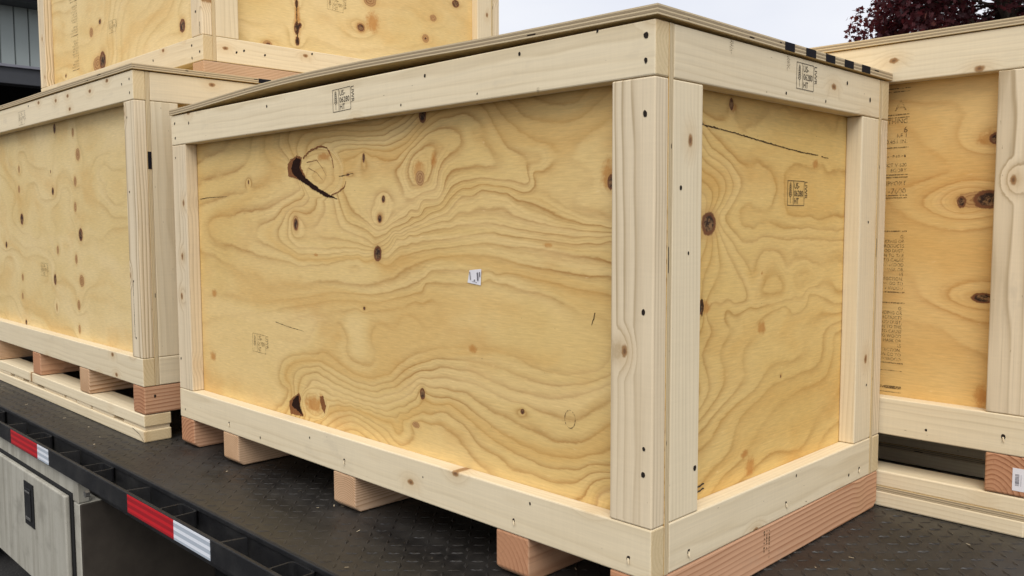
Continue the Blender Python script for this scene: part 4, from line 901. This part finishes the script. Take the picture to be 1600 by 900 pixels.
# --- crate behind on the right
XR, YR = .3185, .935
def right_field(u, v):
    f = noise_field(61, 2.2, 3.0, 2.0, 0, 7)(u, v)
    for ku_, kv_ in ((.155, .648), (.215, .785), (.20, .43)):
        f = f + 1.5 * np.exp(-(((u - ku_) / .11) ** 2 + ((v - kv_) / .055) ** 2))
    return f
kr = [('d', .208, .650, .026, .018), ('l', .185, .650, .05, .020), ('d', .152, .645, .008, .012), ('d', .205, .428, .022, .010), ('d', .222, .785, .014, .012), ('s', .215, .785, .04, .02), ('s', .21, .204, .02, .03)]
RC = crate('right wooden crate behind the big one, printed plywood face, barcode label on its skid end', XR, YR, .0885, 1.80, .93, .9275, DZ,
           (right_field, 'ply_warm', kr), (noise_field(15, 1.5, 3, 3, 0, 6), 'ply_soft', ()),
           [(.2325, .3175, 'fir'), (-.42, -.33, 'fir'), (-.95, -.86, 'fir'), (-1.48, -1.40, 'fir')], step=.006)
RB = base_frame(RC, XR - 1.80, XR - .002, YR, .93, DZ)
for y in (YR + .001, YR + .42, YR + .845):
    p_ = sheet('packing_sheet', RC['root'], XR - 1.8, XR - .003, y, y + .08, DZ + CL + .0004, .0118, lambda x, y_: x * 0)
hole(RC['front_bottom'], 'F', .268, .127, YR, .006, True); hole(RC['front_bottom'], 'F', .105, .115, YR, .003)
# panel print: only what the photograph shows of it
fr = Flat(); XT = .028
def tline(body, z, size, sx=1.0):
    v, f = text_geo(body, size, sx, 'RIGHT'); fr.geo(v, f, XT, z)
for z in (.916, .9085, .8545, .8475, .777, .7125, .7065, .6635, .6575): fr.bar(-.05, z, XT + .003, z + .0005, .0022)
tline('ATHING', .834, .0155); tline('6', .812, .020); tline('RE 1', .8005, .0135); tline('0.451 IN.', .787, .0135)
tline('UCT V-600', .732, .0115); tline('EGORY', .7195, .0115); tline('SUPPORT', .6875, .0145); tline('-7600', .668, .018)
for k in range(9): fr.bar(-.032 + k * .0066, .757, -.0275 + k * .0066, .757, .0055 if k not in (3, 7) else .0014)
WARN = ['G:', ', SANDING OR', 'PRODUCTS', 'D WOOD DUST,', 'OWN TO THE', 'NIA TO CAUSE', 'HALING WOOD', 'UST MASK OR', 'ES', 'OTECTION.', 'MATION GO TO', 'GS.CA.GOV/WOOD']
for zt in (.5775, .4045):
    fr.bar(-.05, zt, XT + .005, zt + .0006, .0026)
    for k, b in enumerate(WARN): tline(b, zt - .0165 - k * .0113, .0112, .92)
    fr.bar(-.05, zt - .147, XT + .005, zt - .1465, .0026)
fr.bar(-.05, .239, XT + .004, .2395, .0014); fr.bar(-.05, .198, XT + .003, .1985, .007); fr.bar(-.05, .186, XT + .003, .1865, .0014)
link('printed_text', fr.mesh('printed_text'), M['ink_faint'], RC['front_ply'], on_face('F', 0, 0, YR + CL, .0007), kind='stuff')
va, fa = text_geo('A', .038, 1.1, 'RIGHT'); fl_ = Flat(); fl_.geo(va, fa, XT - .004, .864)
M['ink_worn'] = ink_mat('stamp_ink_worn', (0.22, 0.14, 0.06), 0.42, 0.75)
link('printed_letter', fl_.mesh('printed_letter'), M['ink_worn'], RC['front_ply'], on_face('F', 0, 0, YR + CL, .0007))
fu = Flat()
for blk in range(3):
    z0 = -blk * .15
    for k, b in enumerate(WARN):
        v, f = text_geo(b, .0112, .92, 'RIGHT'); fu.geo(v, f, 0, z0 - .012 - k * .0113)
    fu.bar(-.085, z0 - .146, .002, z0 - .146, .003)
link('printed_text', fu.mesh('printed_text'), M['ink_faint'], UC['front_ply'], on_face('F', -3.515, 1.79, YU + CL, .0007) @ Matrix.Scale(1.05, 4), kind='stuff')
# barcode label
sk = RC['skids'][0]
bl = box('barcode_label', sk, (.2890, YR + .0004, .012), (.3165, YR + .0008, .0625), M['paper'])
bc = Flat(); y_ = 0; rr = random.Random(2)
while y_ < .026:
    w_ = rr.choice((.0006, .001, .0015)); bc.bar(-.009, -.013 + y_, -.001, -.013 + y_, w_); y_ += w_ + rr.choice((.0007, .0012))
for k in range(9): bc.bar(.002, -.012 + k * .0028, .0032, -.012 + k * .0028, .0014)
link('barcode', bc.mesh('barcode'), M['print'], sk, on_face('F', .3035, .037, YR + .0004, .0003))
scene.render.resolution_x = 1024; scene.render.resolution_y = 576
